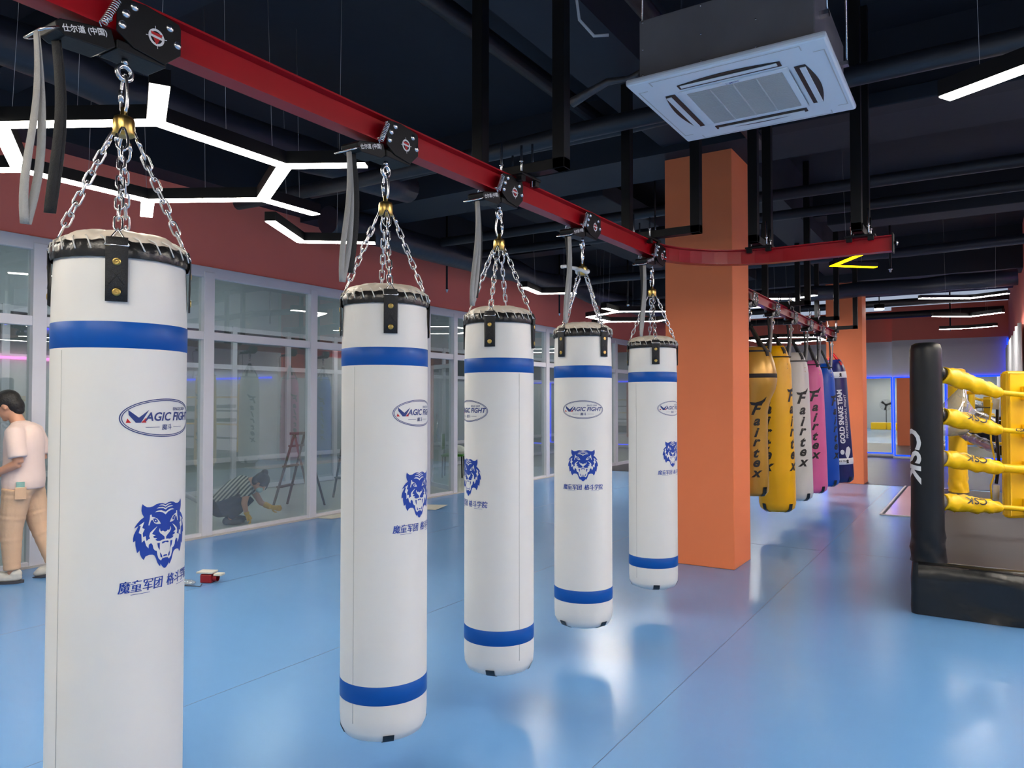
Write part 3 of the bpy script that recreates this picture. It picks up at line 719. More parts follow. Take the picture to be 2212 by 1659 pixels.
bl = ['largest white punching bag, cut off by the bottom edge of the photo', 'second white punching bag from the left, tiger print wrapping off its right side',
      'middle white punching bag, tiger print wrapping off its left side', 'fourth white punching bag, prints facing straight out and swivel wrapped in plastic',
      'smallest white punching bag, hanging in front of the orange column']
bags = []
for i in range(5):
    loc = (XR_(YB_[i]), YB_[i], 0); rz = atan2(-loc[1], -loc[0])+R(DL[i])+pi/2
    if i == 0: b0 = white_bag(loc, rz, bl[0]); bags.append(b0)
    else: bags.append(dup(b0, loc, rz, bl[i]))
tag(remeshed(MB().tube([(.034*cos(a), .034*sin(a), 2.30+.008*sin(2*a)) for a in [2*pi*i/16 for i in range(16)]], .013, 8, closed=True).tube([(-.03, -.01, 2.315), (-.07, -.03, 2.32), (-.1, -.05, 2.325), (-.13, -.07, 2.318)], [.014, .012, .011, .013], 8), 'plastic_wrap', 'plast', bags[3], .006, 2), 'scrap of white plastic film')
# ================================================================ coloured bags
def letters(word, size, gap, bigF=True):
    d_ = Decal(); y = 0
    for i, ch in enumerate(word):
        s_ = size*(1.15 if ch in 'F' else 1.0)
        d_.put(text2d(ch, s_, .35, size*.032, 1.05), 0, 0, (-.012*i*.2, y)); 
        if i == 0: d_.put(poly2d([(-.075, .085), (-.02, .078), (.05, .10), (.10, .14), (.085, .095), (.05, .062), (-.03, .05), (-.06, .055)]), 0, 0, (0, y-.012))
        y -= gap*(1.25 if i == 0 else 1)
    return d_
def hang_bag(i, px_c, name, m, prof, label, straps_m, lean, word=None, wz=0, wa=0, s_col=None, extra=None, top=2.30, gap=.130):
    loc = V((XB+.03, YC[i], ZR-.09)); r = root('heavy_bag', loc, label, 'punching bag', 'coloured bags on the second rail')
    Z0 = loc.z; az = atan2(-loc.y, -loc.x)
    P = [(a, b-Z0) for a, b in prof]
    bd = MB().lathe(P, 48).build('body', m, r)
    apex = V((0, 0, top-Z0))
    Rs = prof[-4][0]; zs_ = prof[-4][1]
    for q in range(4):
        a = az+pi/4+q*pi/2+.1
        dr = V((cos(a), sin(a), 0)); sd = V((-sin(a), cos(a), 0))
        pts = [apex+dr*.01, apex.lerp(dr*(Rs+.0)+V((0, 0, zs_-Z0)), .55)+dr*.012, dr*(Rs+.006)+V((0, 0, zs_-Z0+.01)), dr*(Rs+.012)+V((0, 0, zs_-Z0-.10))]
        vs_ = []
        for p in pts: vs_ += [p-sd*.024, p+sd*.024]
        o = MB().add(vs_, [(2*j, 2*j+1, 2*j+3, 2*j+2) for j in range(3)], 0, True).build('hanging_strap', straps_m if not (s_col and q % 2) else s_col, r)
        sm_ = o.modifiers.new('s', 'SOLIDIFY'); sm_.thickness = .004
    o = MB()
    o.tube([(.02*cos(a), 0, -.0+.032*sin(a)-.035) for a in [2*pi*j/16 for j in range(16)]], .005, 8, closed=True)
    o.tube([(0, .015*cos(a), -.09+.035*sin(a)) for a in [2*pi*j/16 for j in range(16)]], .005, 8, closed=True)
    o.build('carabiner', 'steel', r)
    zb = prof[0][1]-Z0
    for q in range(4):
        a = az+pi/4+q*pi/2; dr = V((cos(a), sin(a), 0)); sd = V((-sin(a), cos(a), 0))
        rr = prof[2][0]
        pts = [dr*(prof[1][0]*.7)+V((0, 0, zb-.003)), dr*(prof[1][0]+.004)+V((0, 0, prof[1][1]-Z0-.004)), dr*(prof[2][0]+.005)+V((0, 0, prof[2][1]-Z0-.002)), dr*(prof[3][0]+.003)+V((0, 0, prof[3][1]-Z0))]
        vs_ = []
        for p in pts: vs_ += [p-sd*.025, p+sd*.025]
        MB().add(vs_, [(2*j, 2*j+1, 2*j+3, 2*j+2) for j in range(3)], 0, True).build('bottom_patch', 'bleather', r)
    def rad(z_):
        pr = sorted(prof, key=lambda q_: q_[1])
        for (a0, b0), (a1, b1) in zip(pr[:-1], pr[1:]):
            if b0 <= z_ <= b1 and b1 > b0: return a0+(a1-a0)*(z_-b0)/(b1-b0)
        return pr[0][0]
    if word:
        for wa_ in (wa, wa+R(88) if wa < .3 else wa-pi*.62):
            def fn(x, y, h):
                rr = rad(wz+y)+.003; a = az+wa_+x/max(.12, rr); return V(((rr+h)*cos(a), (rr+h)*sin(a), wz+y-Z0))
            letters(word, gap*1.3, gap).make('lettering', ['black_p'], fn, r, grid=.012)
    if extra: extra(r, Z0, az, rad)
    ax = FW.copy(); ax.z = 0; ax.normalize()
    r.rotation_mode = 'QUATERNION'; from mathutils import Quaternion
    r.rotation_quaternion = Quaternion(ax, -lean)
    return r
def std(rb, zb, rt_, zt): 
    return [(.001, zb), (rb*.72, zb+.005), (rb*.93, zb+.04), (rb, zb+.10), (rb*1.0, zb+.5), (rb*.96, zb+1.1), (rt_, zt-.22), (rt_*.93, zt-.10), (rt_*.78, zt-.02), (rt_*.62, zt+.05), (rt_*.35, zt+.04), (.001, zt+.03)]
def gold_x(r, Z0, az, rad):
    MB().lathe([(.253, 1.748-Z0), (.256, 1.75-Z0), (.256, 1.79-Z0), (.253, 1.792-Z0)], 48).build('waist_band', 'web', r)
    MB().lathe([(rad(2.02)+.004, 2.015-Z0), (rad(2.035)+.006, 2.035-Z0)], 48).build('tie_cord', 'web', r)
def cord_x(r, Z0, az, rad):
    MB().tube([((rad(2.0)+.01)*cos(a), (rad(2.0)+.01)*sin(a), 2.02-Z0) for a in [2*pi*i/40 for i in range(40)]], .007, 6, closed=True).build('tie_cord', 'web', r)
    for q in range(4):
        a = az+pi/4+q*pi/2+.1
        for dz in (0, .05): MB().lathe([(.007, 0), (.001, .003)], 8, V((cos(a)*(rad(1.90)+.004), sin(a)*(rad(1.90)+.004), 1.885+dz-Z0)), rot=M4.Rotation(a, 3, 'Z')@M4.Rotation(pi/2, 3, 'Y')).build('rivet', 'brass', r)
def navy_x(r, Z0, az, rad):
    for z0, z1, nm in ((.50, .60, 'lower_band'), (1.89, 1.99, 'upper_band')):
        MB().lathe([(rad(z0)+.003, z0-Z0), (rad(z0)+.005, z0+.002-Z0), (rad(z1)+.005, z1-.002-Z0), (rad(z1)+.003, z1-Z0)], 48).build(nm, 'white_p', r)
    d_ = Decal(); d_.put(text2d('GOLD SNAKE TEAM', .115, 0, .004, .88), 0, 0, (0, .03), pi/2) if False else None
    d_.put(text2d('GOLD SNAKE TEAM', .105, 0, .004, .92), 0, 0, (-.03, 1.27-1.2), pi/2)
    d_.put(text2d('PROFESSIONAL FIGHT', .062, 0, .001, 1.15), 0, 0, (.055, .07), pi/2)
    d_.put(poly2d([(.04*cos(a)*.8-.05, .04*sin(a)-.50) for a in [pi*i/6 for i in range(12)]]), 0, 0)
    d_.put(poly2d([(-.01, -.53), (.02, -.43), (.06, -.41), (.10, -.46), (.085, -.52), (.03, -.62), (.0, -.57)]), 0, 0)
    def fn(x, y, h):
        rr = rad(1.2+y)+.003; a = az+R(28)+x/rr; return V(((rr+h)*cos(a), (rr+h)*sin(a), 1.2+y-Z0))
    d_.make('lettering', ['white_p'], fn, r, grid=.015)
    b = Decal()
    for x in (-.2, .12): b.put(poly2d([(.02*cos(t)+x, .02*sin(t)+.01) for t in [pi*i/5 for i in range(10)]]), 0, 0); b.put(poly2d([(x-.025, -.03), (x+.025, -.03), (x+.01, .0), (x-.01, .0)]), 0, 0)
    def f2(x, y, h):
        rr = rad(.55)+.006; a = az+x/rr; return V(((rr+h)*cos(a), (rr+h)*sin(a), .55+y-Z0))
    b.put(text2d('GOLD SNAKE TEAM', .036, 0, .0008), 0, 0, (-.03, .008))
    b.make('band_lettering', ['black_p'], f2, r, grid=.015)
    def f3(x, y, h):
        rr = rad(1.94)+.006; a = az+x/rr; return V(((rr+h)*cos(a), (rr+h)*sin(a), 1.94+y-Z0))
    b2 = Decal(); b2.put(poly2d([(.02*cos(t)+.1, .02*sin(t)+.01) for t in [pi*i/5 for i in range(10)]]), 0, 0); b2.put(poly2d([(.075, -.03), (.125, -.03), (.11, .0), (.09, .0)]), 0, 0)
    b2.make('band_emblem', ['black_p'], f3, r, grid=.015)
gp = [(.001, .53), (.11, .535), (.14, .57), (.150, .63), (.148, 1.1), (.155, 1.40), (.185, 1.52), (.235, 1.63), (.255, 1.72), (.252, 1.80), (.235, 1.90), (.205, 2.0), (.13, 2.06), (.001, 2.07)]
gp2 = gp[:10]+[(.235, 1.90), (.205, 2.0), (.17, 2.06), (.07, 2.08), (.001, 2.07)]
hang_bag(0, 0, '', 'gold', gp2, 'gold teardrop bag with a black waist band, half hidden by the orange column', 'web', R(1), 'Fairtex', 1.43, R(17), None, gold_x, gap=.106)
hang_bag(1, 0, '', 'ybag', std(.203, .245, .19, 2.10), 'tall yellow bag with black vertical lettering', 'web', R(1.0), 'Fairtex', 1.575, R(-22), None, cord_x)
hang_bag(2, 0, '', 'wbag', std(.203, .26, .19, 2.08), 'white bag with black vertical lettering, hanging behind the yellow one', 'web', R(1.2), 'Fairtex', 1.553, R(32), None, cord_x)
hang_bag(3, 0, '', 'pbag', std(.203, .245, .185, 2.03), 'pink bag with black vertical lettering', 'web', R(1.2), 'Fairtex', 1.585, R(21), None, cord_x)
hang_bag(4, 0, '', 'blbag', std(.203, .245, .185, 2.03), 'plain looking bright blue bag between the pink and navy ones', 'web', R(1.5), 'Fairtex', 1.52, R(60), 'gweb', cord_x)
hang_bag(5, 0, '', 'nbag', std(.195, .20, .185, 2.14), 'navy bag with white bands and white team lettering', 'redweb', R(3.3), None, 0, 0, None, navy_x)
# ================================================================ air conditioner
ac = root('air_conditioner', (-1.02, 3.90, 3.1), 'white square ceiling cassette air conditioner hanging from the dark ceiling', 'air conditioner')
MB().box((-.42, -.42, .035), (.42, .42, .345)).build('casing', 'sheet', ac, bevel=.006)
p = MB(); H_ = .475
p.box((-H_, -H_, .0), (-.26, H_, .032)); p.box((.26, -H_, .0), (H_, H_, .032)); p.box((-.26, -H_, 0), (.26, -.26, .032)); p.box((-.26, .26, 0), (.26, H_, .032))
MB().box((-H_, -H_, .0), (H_, H_, .034)).build('panel', 'ac', ac, bevel=.012)
# grille: many fine slats
gr_ = MB().box((-.235, -.235, -.006), (.235, .235, -.001))
go = gr_.build('grille', 'acgrille', ac)
sl = MB()
for i in range(46): y = -.23+i*.0102; sl.box((-.235, y, -.010), (.235, y+.004, -.006))
for x in (-.115, .0, .115): sl.box((x-.003, -.235, -.012), (x+.003, .235, -.006))
sl.box((-.235, -.003, -.012), (.235, .003, -.006)); sl.build('grille_slats', 'acgrille', ac)
fr_ = MB()
for a, b in (((-.27, -.27), (.27, -.236)), ((-.27, .236), (.27, .27)), ((-.27, -.236), (-.236, .236)), ((.236, -.236), (.27, .236))): fr_.box((a[0], a[1], -.008), (b[0], b[1], -.0005))
fr_.build('grille_frame', 'ac', ac, bevel=.003)
for q in range(4):
    rm = M4.Rotation(q*pi/2, 3, 'Z')
    def f(x, y, z_): return rm@V((x, y, z_))
    n = 14; top = [(-.25+.5*i/n, -.345-.028*sin(pi*i/n)) for i in range(n+1)]; pol = top+[(.25, -.295), (-.25, -.295)]
    MB().prism(pol, lambda x, y, t: f(x, y, -.004+t*.003), 1).build('air_slot', 'black_p', ac)
    MB().prism([(-.235, -.345), (.235, -.345), (.235, -.318), (-.235, -.318)], lambda x, y, t: f(x, y, -.010+t*.005), 1).build('louver', 'ac', ac, bevel=.001)
    MB().prism([(-.36, -.45), (-.36, -.40), (-.355, -.40), (-.355, -.445), (.355, -.445), (.355, -.4), (.36, -.4), (.36, -.45)], lambda x, y, t: f(x, y, -.0015+t*.001), 1).build('panel_line', 'acgrille', ac)
lg = Decal().put(text2d('Midea', .020, .2, .0002), 0, 0, (.012, 0)).put(poly2d([(-.032, -.006), (-.026, .006), (-.014, .008), (-.024, .003), (-.028, -.005)]), 0, 0)
lg.make('lettering', ['logo'], lambda x, y, h: V((x, -.254+y, -.0095-h)), ac, cut=False)
# flip lettering to be read from below
ac_l = [o for o in kids(ac) if o.name.startswith('lettering')][0]; ac_l.scale = (1, 1, 1)
for x in (-.48, .48):
    for y in (-.3, .3):
        MB().tube([(x*.94, y, .19), (x*.94, y, CZ-3.1)], .005, 6).build('threaded_rod', 'steel', ac)
        MB().box((x*.875-.02, y-.02, .18), (x*.94+.01, y+.02, .20)).build('hanging_bracket', 'steel', ac)
for x in (-.40, -.1, .16): 
    for z_ in (.06, .19, .33): MB().ball((x, -.421, z_), .005, n=8).build('screw', 'steel', ac)
tag(MB().tube([(-1.46, 3.6, 3.24), (-1.56, 3.62, 3.23), (-1.7, 3.66, 3.26), (-1.85, 3.7, 3.24), (-1.95, 3.72, 3.22)], [.02, .014, .02, .025, .03], 10).build('refrigerant_pipe', 'foil'), 'crumpled taped refrigerant pipe leaving the left side of the air conditioner', 'pipe')
tag(MB().tube([(-1.75, 3.3, 4.4), (-1.76, 3.35, 3.8), (-1.74, 3.4, 3.5), (-1.68, 3.45, 3.42), (-1.62, 3.5, 3.43)], .008, 8).build('loose_cable', 'cable'), 'loose pale cable dangling left of the air conditioner', 'cable')
# ================================================================ lights
def fixture(name, segs, z, label, led='led', wd=.047, hb=.085, cables=True, group='linear ceiling lamps', cat='ceiling lamp', gap=True):
    c = V((sum(a[0]+b[0] for a, b in segs)/2/len(segs), sum(a[1]+b[1] for a, b in segs)/2/len(segs), z))
    r = root(name, c, label, cat, group)
    hs = MB(); df = MB(); cb = MB()
    for a, b in segs:
        A = V((a[0], a[1], 0))-V((c.x, c.y, 0)); B = V((b[0], b[1], 0))-V((c.x, c.y, 0)); t = (B-A); L = t.length; t.normalize(); s_ = V((-t.y, t.x, 0))
        ext = .027
        def pr(m_, p0, p1, w2, z0, z1):
            q = [p0-s_*w2, p0+s_*w2, p1+s_*w2, p1-s_*w2]
            m_.add([V((v.x, v.y, z0)) for v in q]+[V((v.x, v.y, z1)) for v in q], [(3, 2, 1, 0), (4, 5, 6, 7), (0, 1, 5, 4), (1, 2, 6, 5), (2, 3, 7, 6), (3, 0, 4, 7)])
        pr(hs, A-t*ext, B+t*ext, wd, .006, hb)
        mid = (A+B)/2
        if L > .6 and gap: pr(df, A-t*ext*.8, mid-t*.004, wd-.003, 0, .006); pr(df, mid+t*.004, B+t*ext*.8, wd-.003, 0, .006)
        else: pr(df, A-t*ext*.8, B+t*ext*.8, wd-.003, 0, .006)
        if cables:
            for k_ in ((.5,) if L > .6 else (.7,)):
                q = A.lerp(B, k_); cb.tube([q+V((0, 0, hb)), q+V((s_.x*.05, s_.y*.05, CZ-z))], .0012, 4)
    hs.build('housing', 'black', r); df.build('diffuser', led, r)
    if cables: cb.build('suspension_cable', 'cable', r)
    return r
def hexseg(cx, cy, s=.87, br=(), bl_=.5):
    v = [(cx+s*cos(R(30+60*i)), cy+s*sin(R(30+60*i))) for i in range(6)]
    sg = [(v[i], v[(i+1) % 6]) for i in range(6)]
    for i in br: a = R(30+60*i); sg.append((v[i], (v[i][0]+bl_*cos(a), v[i][1]+bl_*sin(a))))
    return sg
fixture('hexagon_lamp', hexseg(-4.47, 2.72, .87, range(6), .5), 3.0, 'white hexagon lamp with short arms hanging at the upper left')
fixture('zigzag_lamp', [((-5.03, 4.13), (-5.42, 4.8)), ((-5.42, 4.8), (-4.88, 5.2))], 3.02, 'bent two bar lamp in front of the red wall behind the second bag')
fixture('zigzag_lamp', [((-5.08, 8.32), (-5.19, 8.9)), ((-5.19, 8.9), (-4.75, 9.12))], 3.02, 'bent two bar lamp left of the fourth white bag')
fixture('hexagon_lamp', hexseg(-5.05, 12.1, .87, (0, 2, 4, 5), .5), 3.0, 'hexagon lamp seen between the fourth and fifth white bags')
fixture('zigzag_lamp', [((-4.9, 14.6), (-4.4, 15.3)), ((-4.4, 15.3), (-3.9, 15.2))], 3.0, 'bent lamp seen behind the chains of the fifth white bag')
fixture('hexagon_lamp', hexseg(-3.9, 18.6, .87, (0, 1, 3), .5), 3.0, 'hexagon lamp glowing behind the trolleys of the coloured bags', 'ledc')
fixture('hexagon_lamp', hexseg(-3.0, 12.6, .6, (5,), .4), 3.15, 'small hexagon lamp seen just right of the near orange column', 'ledc')
fixture('zigzag_lamp', [((-.69, 12.14), (-.09, 12.51)), ((-.09, 12.51), (.34, 12.25))], 3.0, 'nearest and highest of the three chevron lamps by the right wall', 'ledw', .035, .05)
fixture('zigzag_lamp', [((-.65, 14.82), (-.12, 15.2)), ((-.12, 15.2), (.34, 14.8))], 3.0, 'middle one of the three chevron lamps by the right wall', 'ledw', .035, .07)
fixture('zigzag_lamp', [((-.65, 17.54), (-.15, 17.6)), ((-.15, 17.6), (.29, 17.37))], 3.0, 'lowest and farthest of the three chevron lamps by the right wall', 'ledw', .035, .07)
fixture('hexagon_lamp', hexseg(1.08, 3.5, .87, (0, 1, 2, 3, 5), .5), 3.0, 'long white bar lamp entering the upper right corner')
fixture('bent_bar_lamp', [((-.99, 8.19), (-1.34, 8.72)), ((-1.34, 8.72), (-.97, 9.05))], 3.0, 'yellow glowing V shaped lamp under the end of the curved rail', 'ledy', .035, .05)
fixture('hexagon_lamp', hexseg(-4.47, -.6, .87, (1, 3, 5), .5), 3.0, 'hexagon lamp whose end glows in the top left corner')
fixture('hexagon_lamp', hexseg(-1.0, -.9, .87, (0, 2), .5), 3.0, 'added unseen hexagon lamp behind the camera')  # unseen lamp, added to light the room from behind the camera
fixture('hexagon_lamp', hexseg(4.4, 8.6, .87, (0, 4), .4), 3.0, 'added unseen hexagon lamp over the boxing ring')  # out of view, added to brighten the ring side
fixture('hexagon_lamp', hexseg(1.75, 6.6, .87, (0, 2), .5), 3.0, 'added unseen hexagon lamp above the near edge of the boxing ring', wd=.055)  # added beyond the right edge of view to brighten the floor there
fixture('hexagon_lamp', hexseg(1.9, 9.6, .87, (0, 1), .5), 3.0, 'added unseen hexagon lamp above the far left part of the boxing ring', wd=.055)  # extra lamp out of view, lifts the far floor and ring
fixture('hexagon_lamp', hexseg(4.6, 3.6, .87, (0, 1), .5), 3.0, 'added unseen hexagon lamp in front of the right side of the ring')  # unseen, added for more light from the right
fixture('hexagon_lamp', hexseg(3.2, .5, .87, (0, 2), .5), 3.0, 'added unseen hexagon lamp on the right behind the camera')  # added unseen lamp, fills in light from the right rear
r = root('downlight', (-1.62, 15.9, 3.3), 'small round glowing downlight right of the far column', 'ceiling lamp')
MB().lathe([(.001, 0), (.085, 0), (.09, .02)], 20).build('diffuser', 'ledc', r); MB().lathe([(.09, .02), (.095, .1), (.001, .1)], 20).build('housing', 'black', r); MB().tube([(0, 0, .1), (0, 0, 1.15)], .01, 6).build('stem', 'black', r)
r = root('downlight', (-2.95, 7.55, 3.02), 'small glowing spot at the left edge of the near column', 'ceiling lamp')
MB().lathe([(.001, 0), (.035, 0), (.04, .02)], 20).build('diffuser', 'led', r); MB().lathe([(.04, .02), (.045, .1), (.001, .1)], 20).build('housing', 'black', r); MB().tube([(0, 0, .1), (0, 0, 1.43)], .01, 6).build('stem', 'black', r)
# corridor tubes
for i, y in enumerate((2.3, 4.4, 7.0, 10.5, 14.5, 18)):
    fixture('corridor_lamp', [((-9.2, y), (-9.2, y+1.1))], 3.652, 'long tube lamp on the corridor ceiling, %s from the near end' % ('first', 'second', 'third', 'fourth', 'fifth', 'sixth')[i], 'ledk', .03, .05, False, 'corridor tube lamps')
# ================================================================ boxing ring
PX, PY = -.325, 6.12
ring = root('boxing_ring', (-.412, 5.985, 0), 'low boxing ring platform with a black tarpaulin skirt', 'boxing ring')
L_ = 5.3
MB().box((.02, .02, .02), (L_, L_, .33)).build('platform', 'black', ring)
MB().box((.0, .0, .33), (L_, L_, .352)).build('canvas', 'ringtop', ring, bevel=.01)
def skirt(p0, p1, out, n=70):
    p0, p1, out = V(p0), V(p1), V(out); vs_ = []; rows = [(.362, -.10), (.366, -.02), (.34, .008), (.25, .015), (.14, .018), (.05, .022), (.0, .018)]
    for zz, o_ in rows:
        for i in range(n+1):
            t = i/n; q = p0.lerp(p1, t); wv = (.020*sin(i*.5+zz*16)+.016*sin(i*.27-zz*25)+.012*sin(i*1.15-zz*34))*(1 if 0 < zz < .35 else .35)*min(1, i/6, (n-i)/6)
            vs_.append(q+out*(o_+wv)+V((0, 0, max(.002, zz+wv*.3) if zz > 0 else .002)))
    return vs_, [(a*(n+1)+i, a*(n+1)+i+1, (a+1)*(n+1)+i+1, (a+1)*(n+1)+i) for a in range(len(rows)-1) for i in range(n)]
sk = MB(); a_, b_ = skirt((.03, 0, 0), (L_, 0, 0), (0, -1, 0)); sk.add(a_, b_, 0, True); a_, b_ = skirt((0, L_, 0), (0, .03, 0), (-1, 0, 0)); sk.add(a_, b_, 0, True)
# rounded corner
vs_ = []; rows = [(.362, .01), (.34, .012), (.25, .02), (.14, .018), (.05, .022), (.002, .018)]
for zz, o_ in rows:
    for i in range(9): a = -pi+i*(pi/2)/8; vs_.append(V((.03+cos(a)*(o_+.03), .03+sin(a)*(o_+.03), zz)))
sk.add(vs_, [(a*9+i, a*9+i+1, (a+1)*9+i+1, (a+1)*9+i) for a in range(5) for i in range(8)], 0, True)
ro = sk.build('skirt', 'ringcloth', ring, fix=True)
def ring_post(x, y, m, label, logo=False, h=1.93, rr=.107):
    r = root('ring_post', (x, y, .352), label, 'ring post')
    n = 40; vs_ = []; zs = [0, .02, .06, .1, .14, .18, .25, .4, .8, 1.2, 1.45, h-.352-.05, h-.352-.015, h-.352]
    rsx = [rr+.010, rr+.008, rr+.004, rr+.008, rr+.001, rr+.004, rr, rr, rr-.002, rr-.002, rr-.003, rr-.003, rr-.012, rr-.04]
    for z_, q in zip(zs, rsx):
        for j in range(n): a = 2*pi*j/n; wv = .006*sin(a*5+z_*40)*(1 if z_ < .3 else .15); vs_.append(((q+wv)*cos(a), (q+wv)*sin(a), z_))
    m_ = MB().add(vs_, [(i*n+j, i*n+(j+1) % n, (i+1)*n+(j+1) % n, (i+1)*n+j) for i in range(len(zs)-1) for j in range(n)], 0, True)
    m_.add([vs_[-n+j] for j in range(n)], [tuple(range(n))], 0, False)
    m_.build('post_pad', m, r)
    if logo:
        az = atan2(-y, -x)
        d_ = Decal().put(text2d('CSK', .20, .12, .0055, 1.08, 1.0), 0, 0, (0, 0), -pi/2)
        d_.make('lettering', ['white_p'], cyl_fn(rr, 1.11-.352, az-R(60)), r)
    return r
ring_post(PX, PY, 'postpad', 'tall black padded ring post with white lettering at the near ring corner', True)
ring_post(-.24, 11.05, 'yellow', 'yellow padded ring post at the far left ring corner')
ring_post(4.7, 11.05, 'yellow', 'yellow padded ring post at the far right ring corner')
# corner pad
def at(px, py, zd): return V((0, 0, 1.5))+(FW*F+RT*(px-CX)+RT.cross(FW)*(CY-py))/F*zd
PC = at(2212, 869, 5.68)
pad = root('corner_pad', (PC.x, PC.y, .615), 'large yellow padded corner cushion cut by the right edge of the photo', 'corner pad')
rotp = M4.Rotation(PSI+R(8), 3, 'Z')
mb = MB(); n = 10
nx, nz = 8, 22; W2, Hh, D = .17, 1.125, .075
front = []; 
mb.box((-W2, -D/2, 0), (W2, D/2, Hh))
mb.v = [tuple(rotp@V(v)) for v in mb.v]
mb.build('cushion', 'yellow', pad, bevel=.022)
pp = MB()
for s_ in (-1, 1):
    pts = [(-W2+.01, s_*D/2, .02), (-W2+.01, s_*D/2, Hh-.02), (W2-.01, s_*D/2, Hh-.02), (W2-.01, s_*D/2, .02)]
    pp.tube([rotp@V(q) for q in pts], .005, 6, closed=True)
pp.build('piping', 'yellow', pad)
for zz in (.955, .665, .385, .10):
    lp = MB().box((-.065, -D/2-.20, zz-.052), (.03, -D/2-.003, zz+.052))
    lp.v = [tuple(rotp@V(v)) for v in lp.v]; lp.build('rope_loop', 'yellow', pad, bevel=.006)
# turnbuckle covers: world path from post to pad, then thin rope across pad
def puffy(path, rads, n=14, wr=.006):
    m_ = MB(); pts = []; rs = []
    P_ = [V(p) for p in path]
    k_ = 26
    tot = len(P_)-1
    for i in range(k_+1):
        t = i/k_*tot; a = min(int(t), tot-1); f_ = t-a
        pts.append(P_[a].lerp(P_[a+1], f_)); rs.append(rads[a]+(rads[a+1]-rads[a])*f_+wr*sin(i*1.9)*sin(i*.7))
    vs_ = []
    t0 = (pts[-1]-pts[0]).normalized(); u = t0.cross(V((0, 0, 1))).normalized(); w2 = u.cross(t0)
    for i, p in enumerate(pts):
        for j in range(n): a = 2*pi*j/n; q = rs[i]*(1+.09*sin(3*a+i*.8)); vs_.append(p+u*cos(a)*q+w2*sin(a)*q)
    m_.add(vs_, [(i*n+j, i*n+(j+1) % n, (i+1)*n+(j+1) % n, (i+1)*n+j) for i in range(k_) for j in range(n)], 0, True)
    m_.add(vs_[:n], [tuple(range(n))[::-1]]); m_.add(vs_[-n:], [tuple(range(n))])
    return m_, t0, u, w2
def at(px, py, zd): return V((0, 0, 1.5))+(FW*F+RT*(px-CX)+RT.cross(FW)*(CY-py))/F*zd
rows = [(806, 849, 853, 'highest'), (896, 929, 933, 'second highest'), (988, 1011, 1014, 'third highest'), (1083, 1096, 1100, 'lowest')]
for i, (ya, yb, yc, nm) in enumerate(rows):
    P0 = at(2026, ya, 5.33); P1 = at(2100, ya+(yb-ya)*.52, 5.40); P2 = at(2158, yb, 5.46); P3 = at(2180, yb+1, 5.48); P4 = at(2216, yc, 5.50); P5 = at(2300, yc+3, 5.5)
    r = root('turnbuckle_cover', P0, '%s of the four yellow rope covers joining the black post to the corner pad' % nm, 'rope cover', 'yellow turnbuckle covers')
    m_, t0, u, w2 = puffy([P0-P0+(P1-P0)*.12, (P1-P0)*.6, (P2-P0)*.7, (P2-P0)*.99], [.060, .062, .056, .040] if i != 2 else [.058, .060, .054, .048])
    m_.build('cover', 'yellow', r)
    MB().tube([V((0, 0, 0))-t0*.03, (P1-P0)*.13], .052, 18).build('end_cap', 'bleather' if i < 2 else 'sheet', r)
    MB().tube([(P2-P0)*.94, P3-P0, P4-P0, P5-P0], .019 if i != 2 else .032, 12).build('rope', 'yellow', r)
    if i:
        d_ = Decal().put(text2d('CSK', .068, .15, .0012, 1.5, 1.02), 0, 0, (0, 0), pi)
        cc = (P1-P0)*.93; rr = .062
        def fn(x, y, h, cc=cc, rr=rr, t0=t0, w2=w2, u=u):
            a = .5+y/rr; return cc+t0*x+(w2*sin(a)+u*cos(a))*(rr+.0035+h)
        d_.make('lettering', ['black_p'], fn, r, cut=False)
    if i == 1:
        d_ = Decal().put(text2d('CSK', .03, .15, .0005, 1.7), 0, 0)
        cc = P4-P0-(P4-P0).normalized()*.065
        def fn(x, y, h, cc=cc, t0=(P4-P3).normalized(), w2=w2, u=u):
            a = .25+y/.019; return cc+t0*x+(w2*sin(a)+u*cos(a))*(.0205+h)
        d_.make('lettering', ['black_p'], fn, r, cut=False)
# far ropes along the left side of the ring
for i, (a, b, nm) in enumerate((((2078, 884, 9.3), (2164, 921, 5.95), 'upper'), ((2078, 938, 9.3), (2164, 974, 5.95), 'lower'))):
    A, B = at(*a), at(*b)
    r = root('ring_rope', A, '%s black rope cover with white lettering on the left side of the ring' % nm, 'ring rope')
    m_, t0, u, w2 = puffy([V((0, 0, 0)), (B-A)*.5, B-A], [.040, .052, .036], wr=.008); m_.build('cover', 'bleather', r)
    d_ = Decal()
    for q in range(4): d_.put(text2d('CSK', .05, .2, .0005, 1.6), 0, 0, (-.9+q*.55, 0))
    def fn(x, y, h, A=A, B=B, t0=t0, w2=w2, u=u):
        a_ = .75+y/.05; return (B-A)*.5+t0*x+(w2*sin(a_)+u*cos(a_))*(.054+h)
    d_.make('lettering', ['white_p'], fn, r, cut=False)
for i, zz in enumerate((1.62, 1.30, .98, .66)):
    pipe([(-.2, 11.05, zz), (4.66, 11.05, zz)], .022, 'bleather' if i % 2 else 'yellow', '%s rope at the back of the ring' % ('top', 'second', 'third', 'lowest')[i], 'ring rope', 'ring_rope')
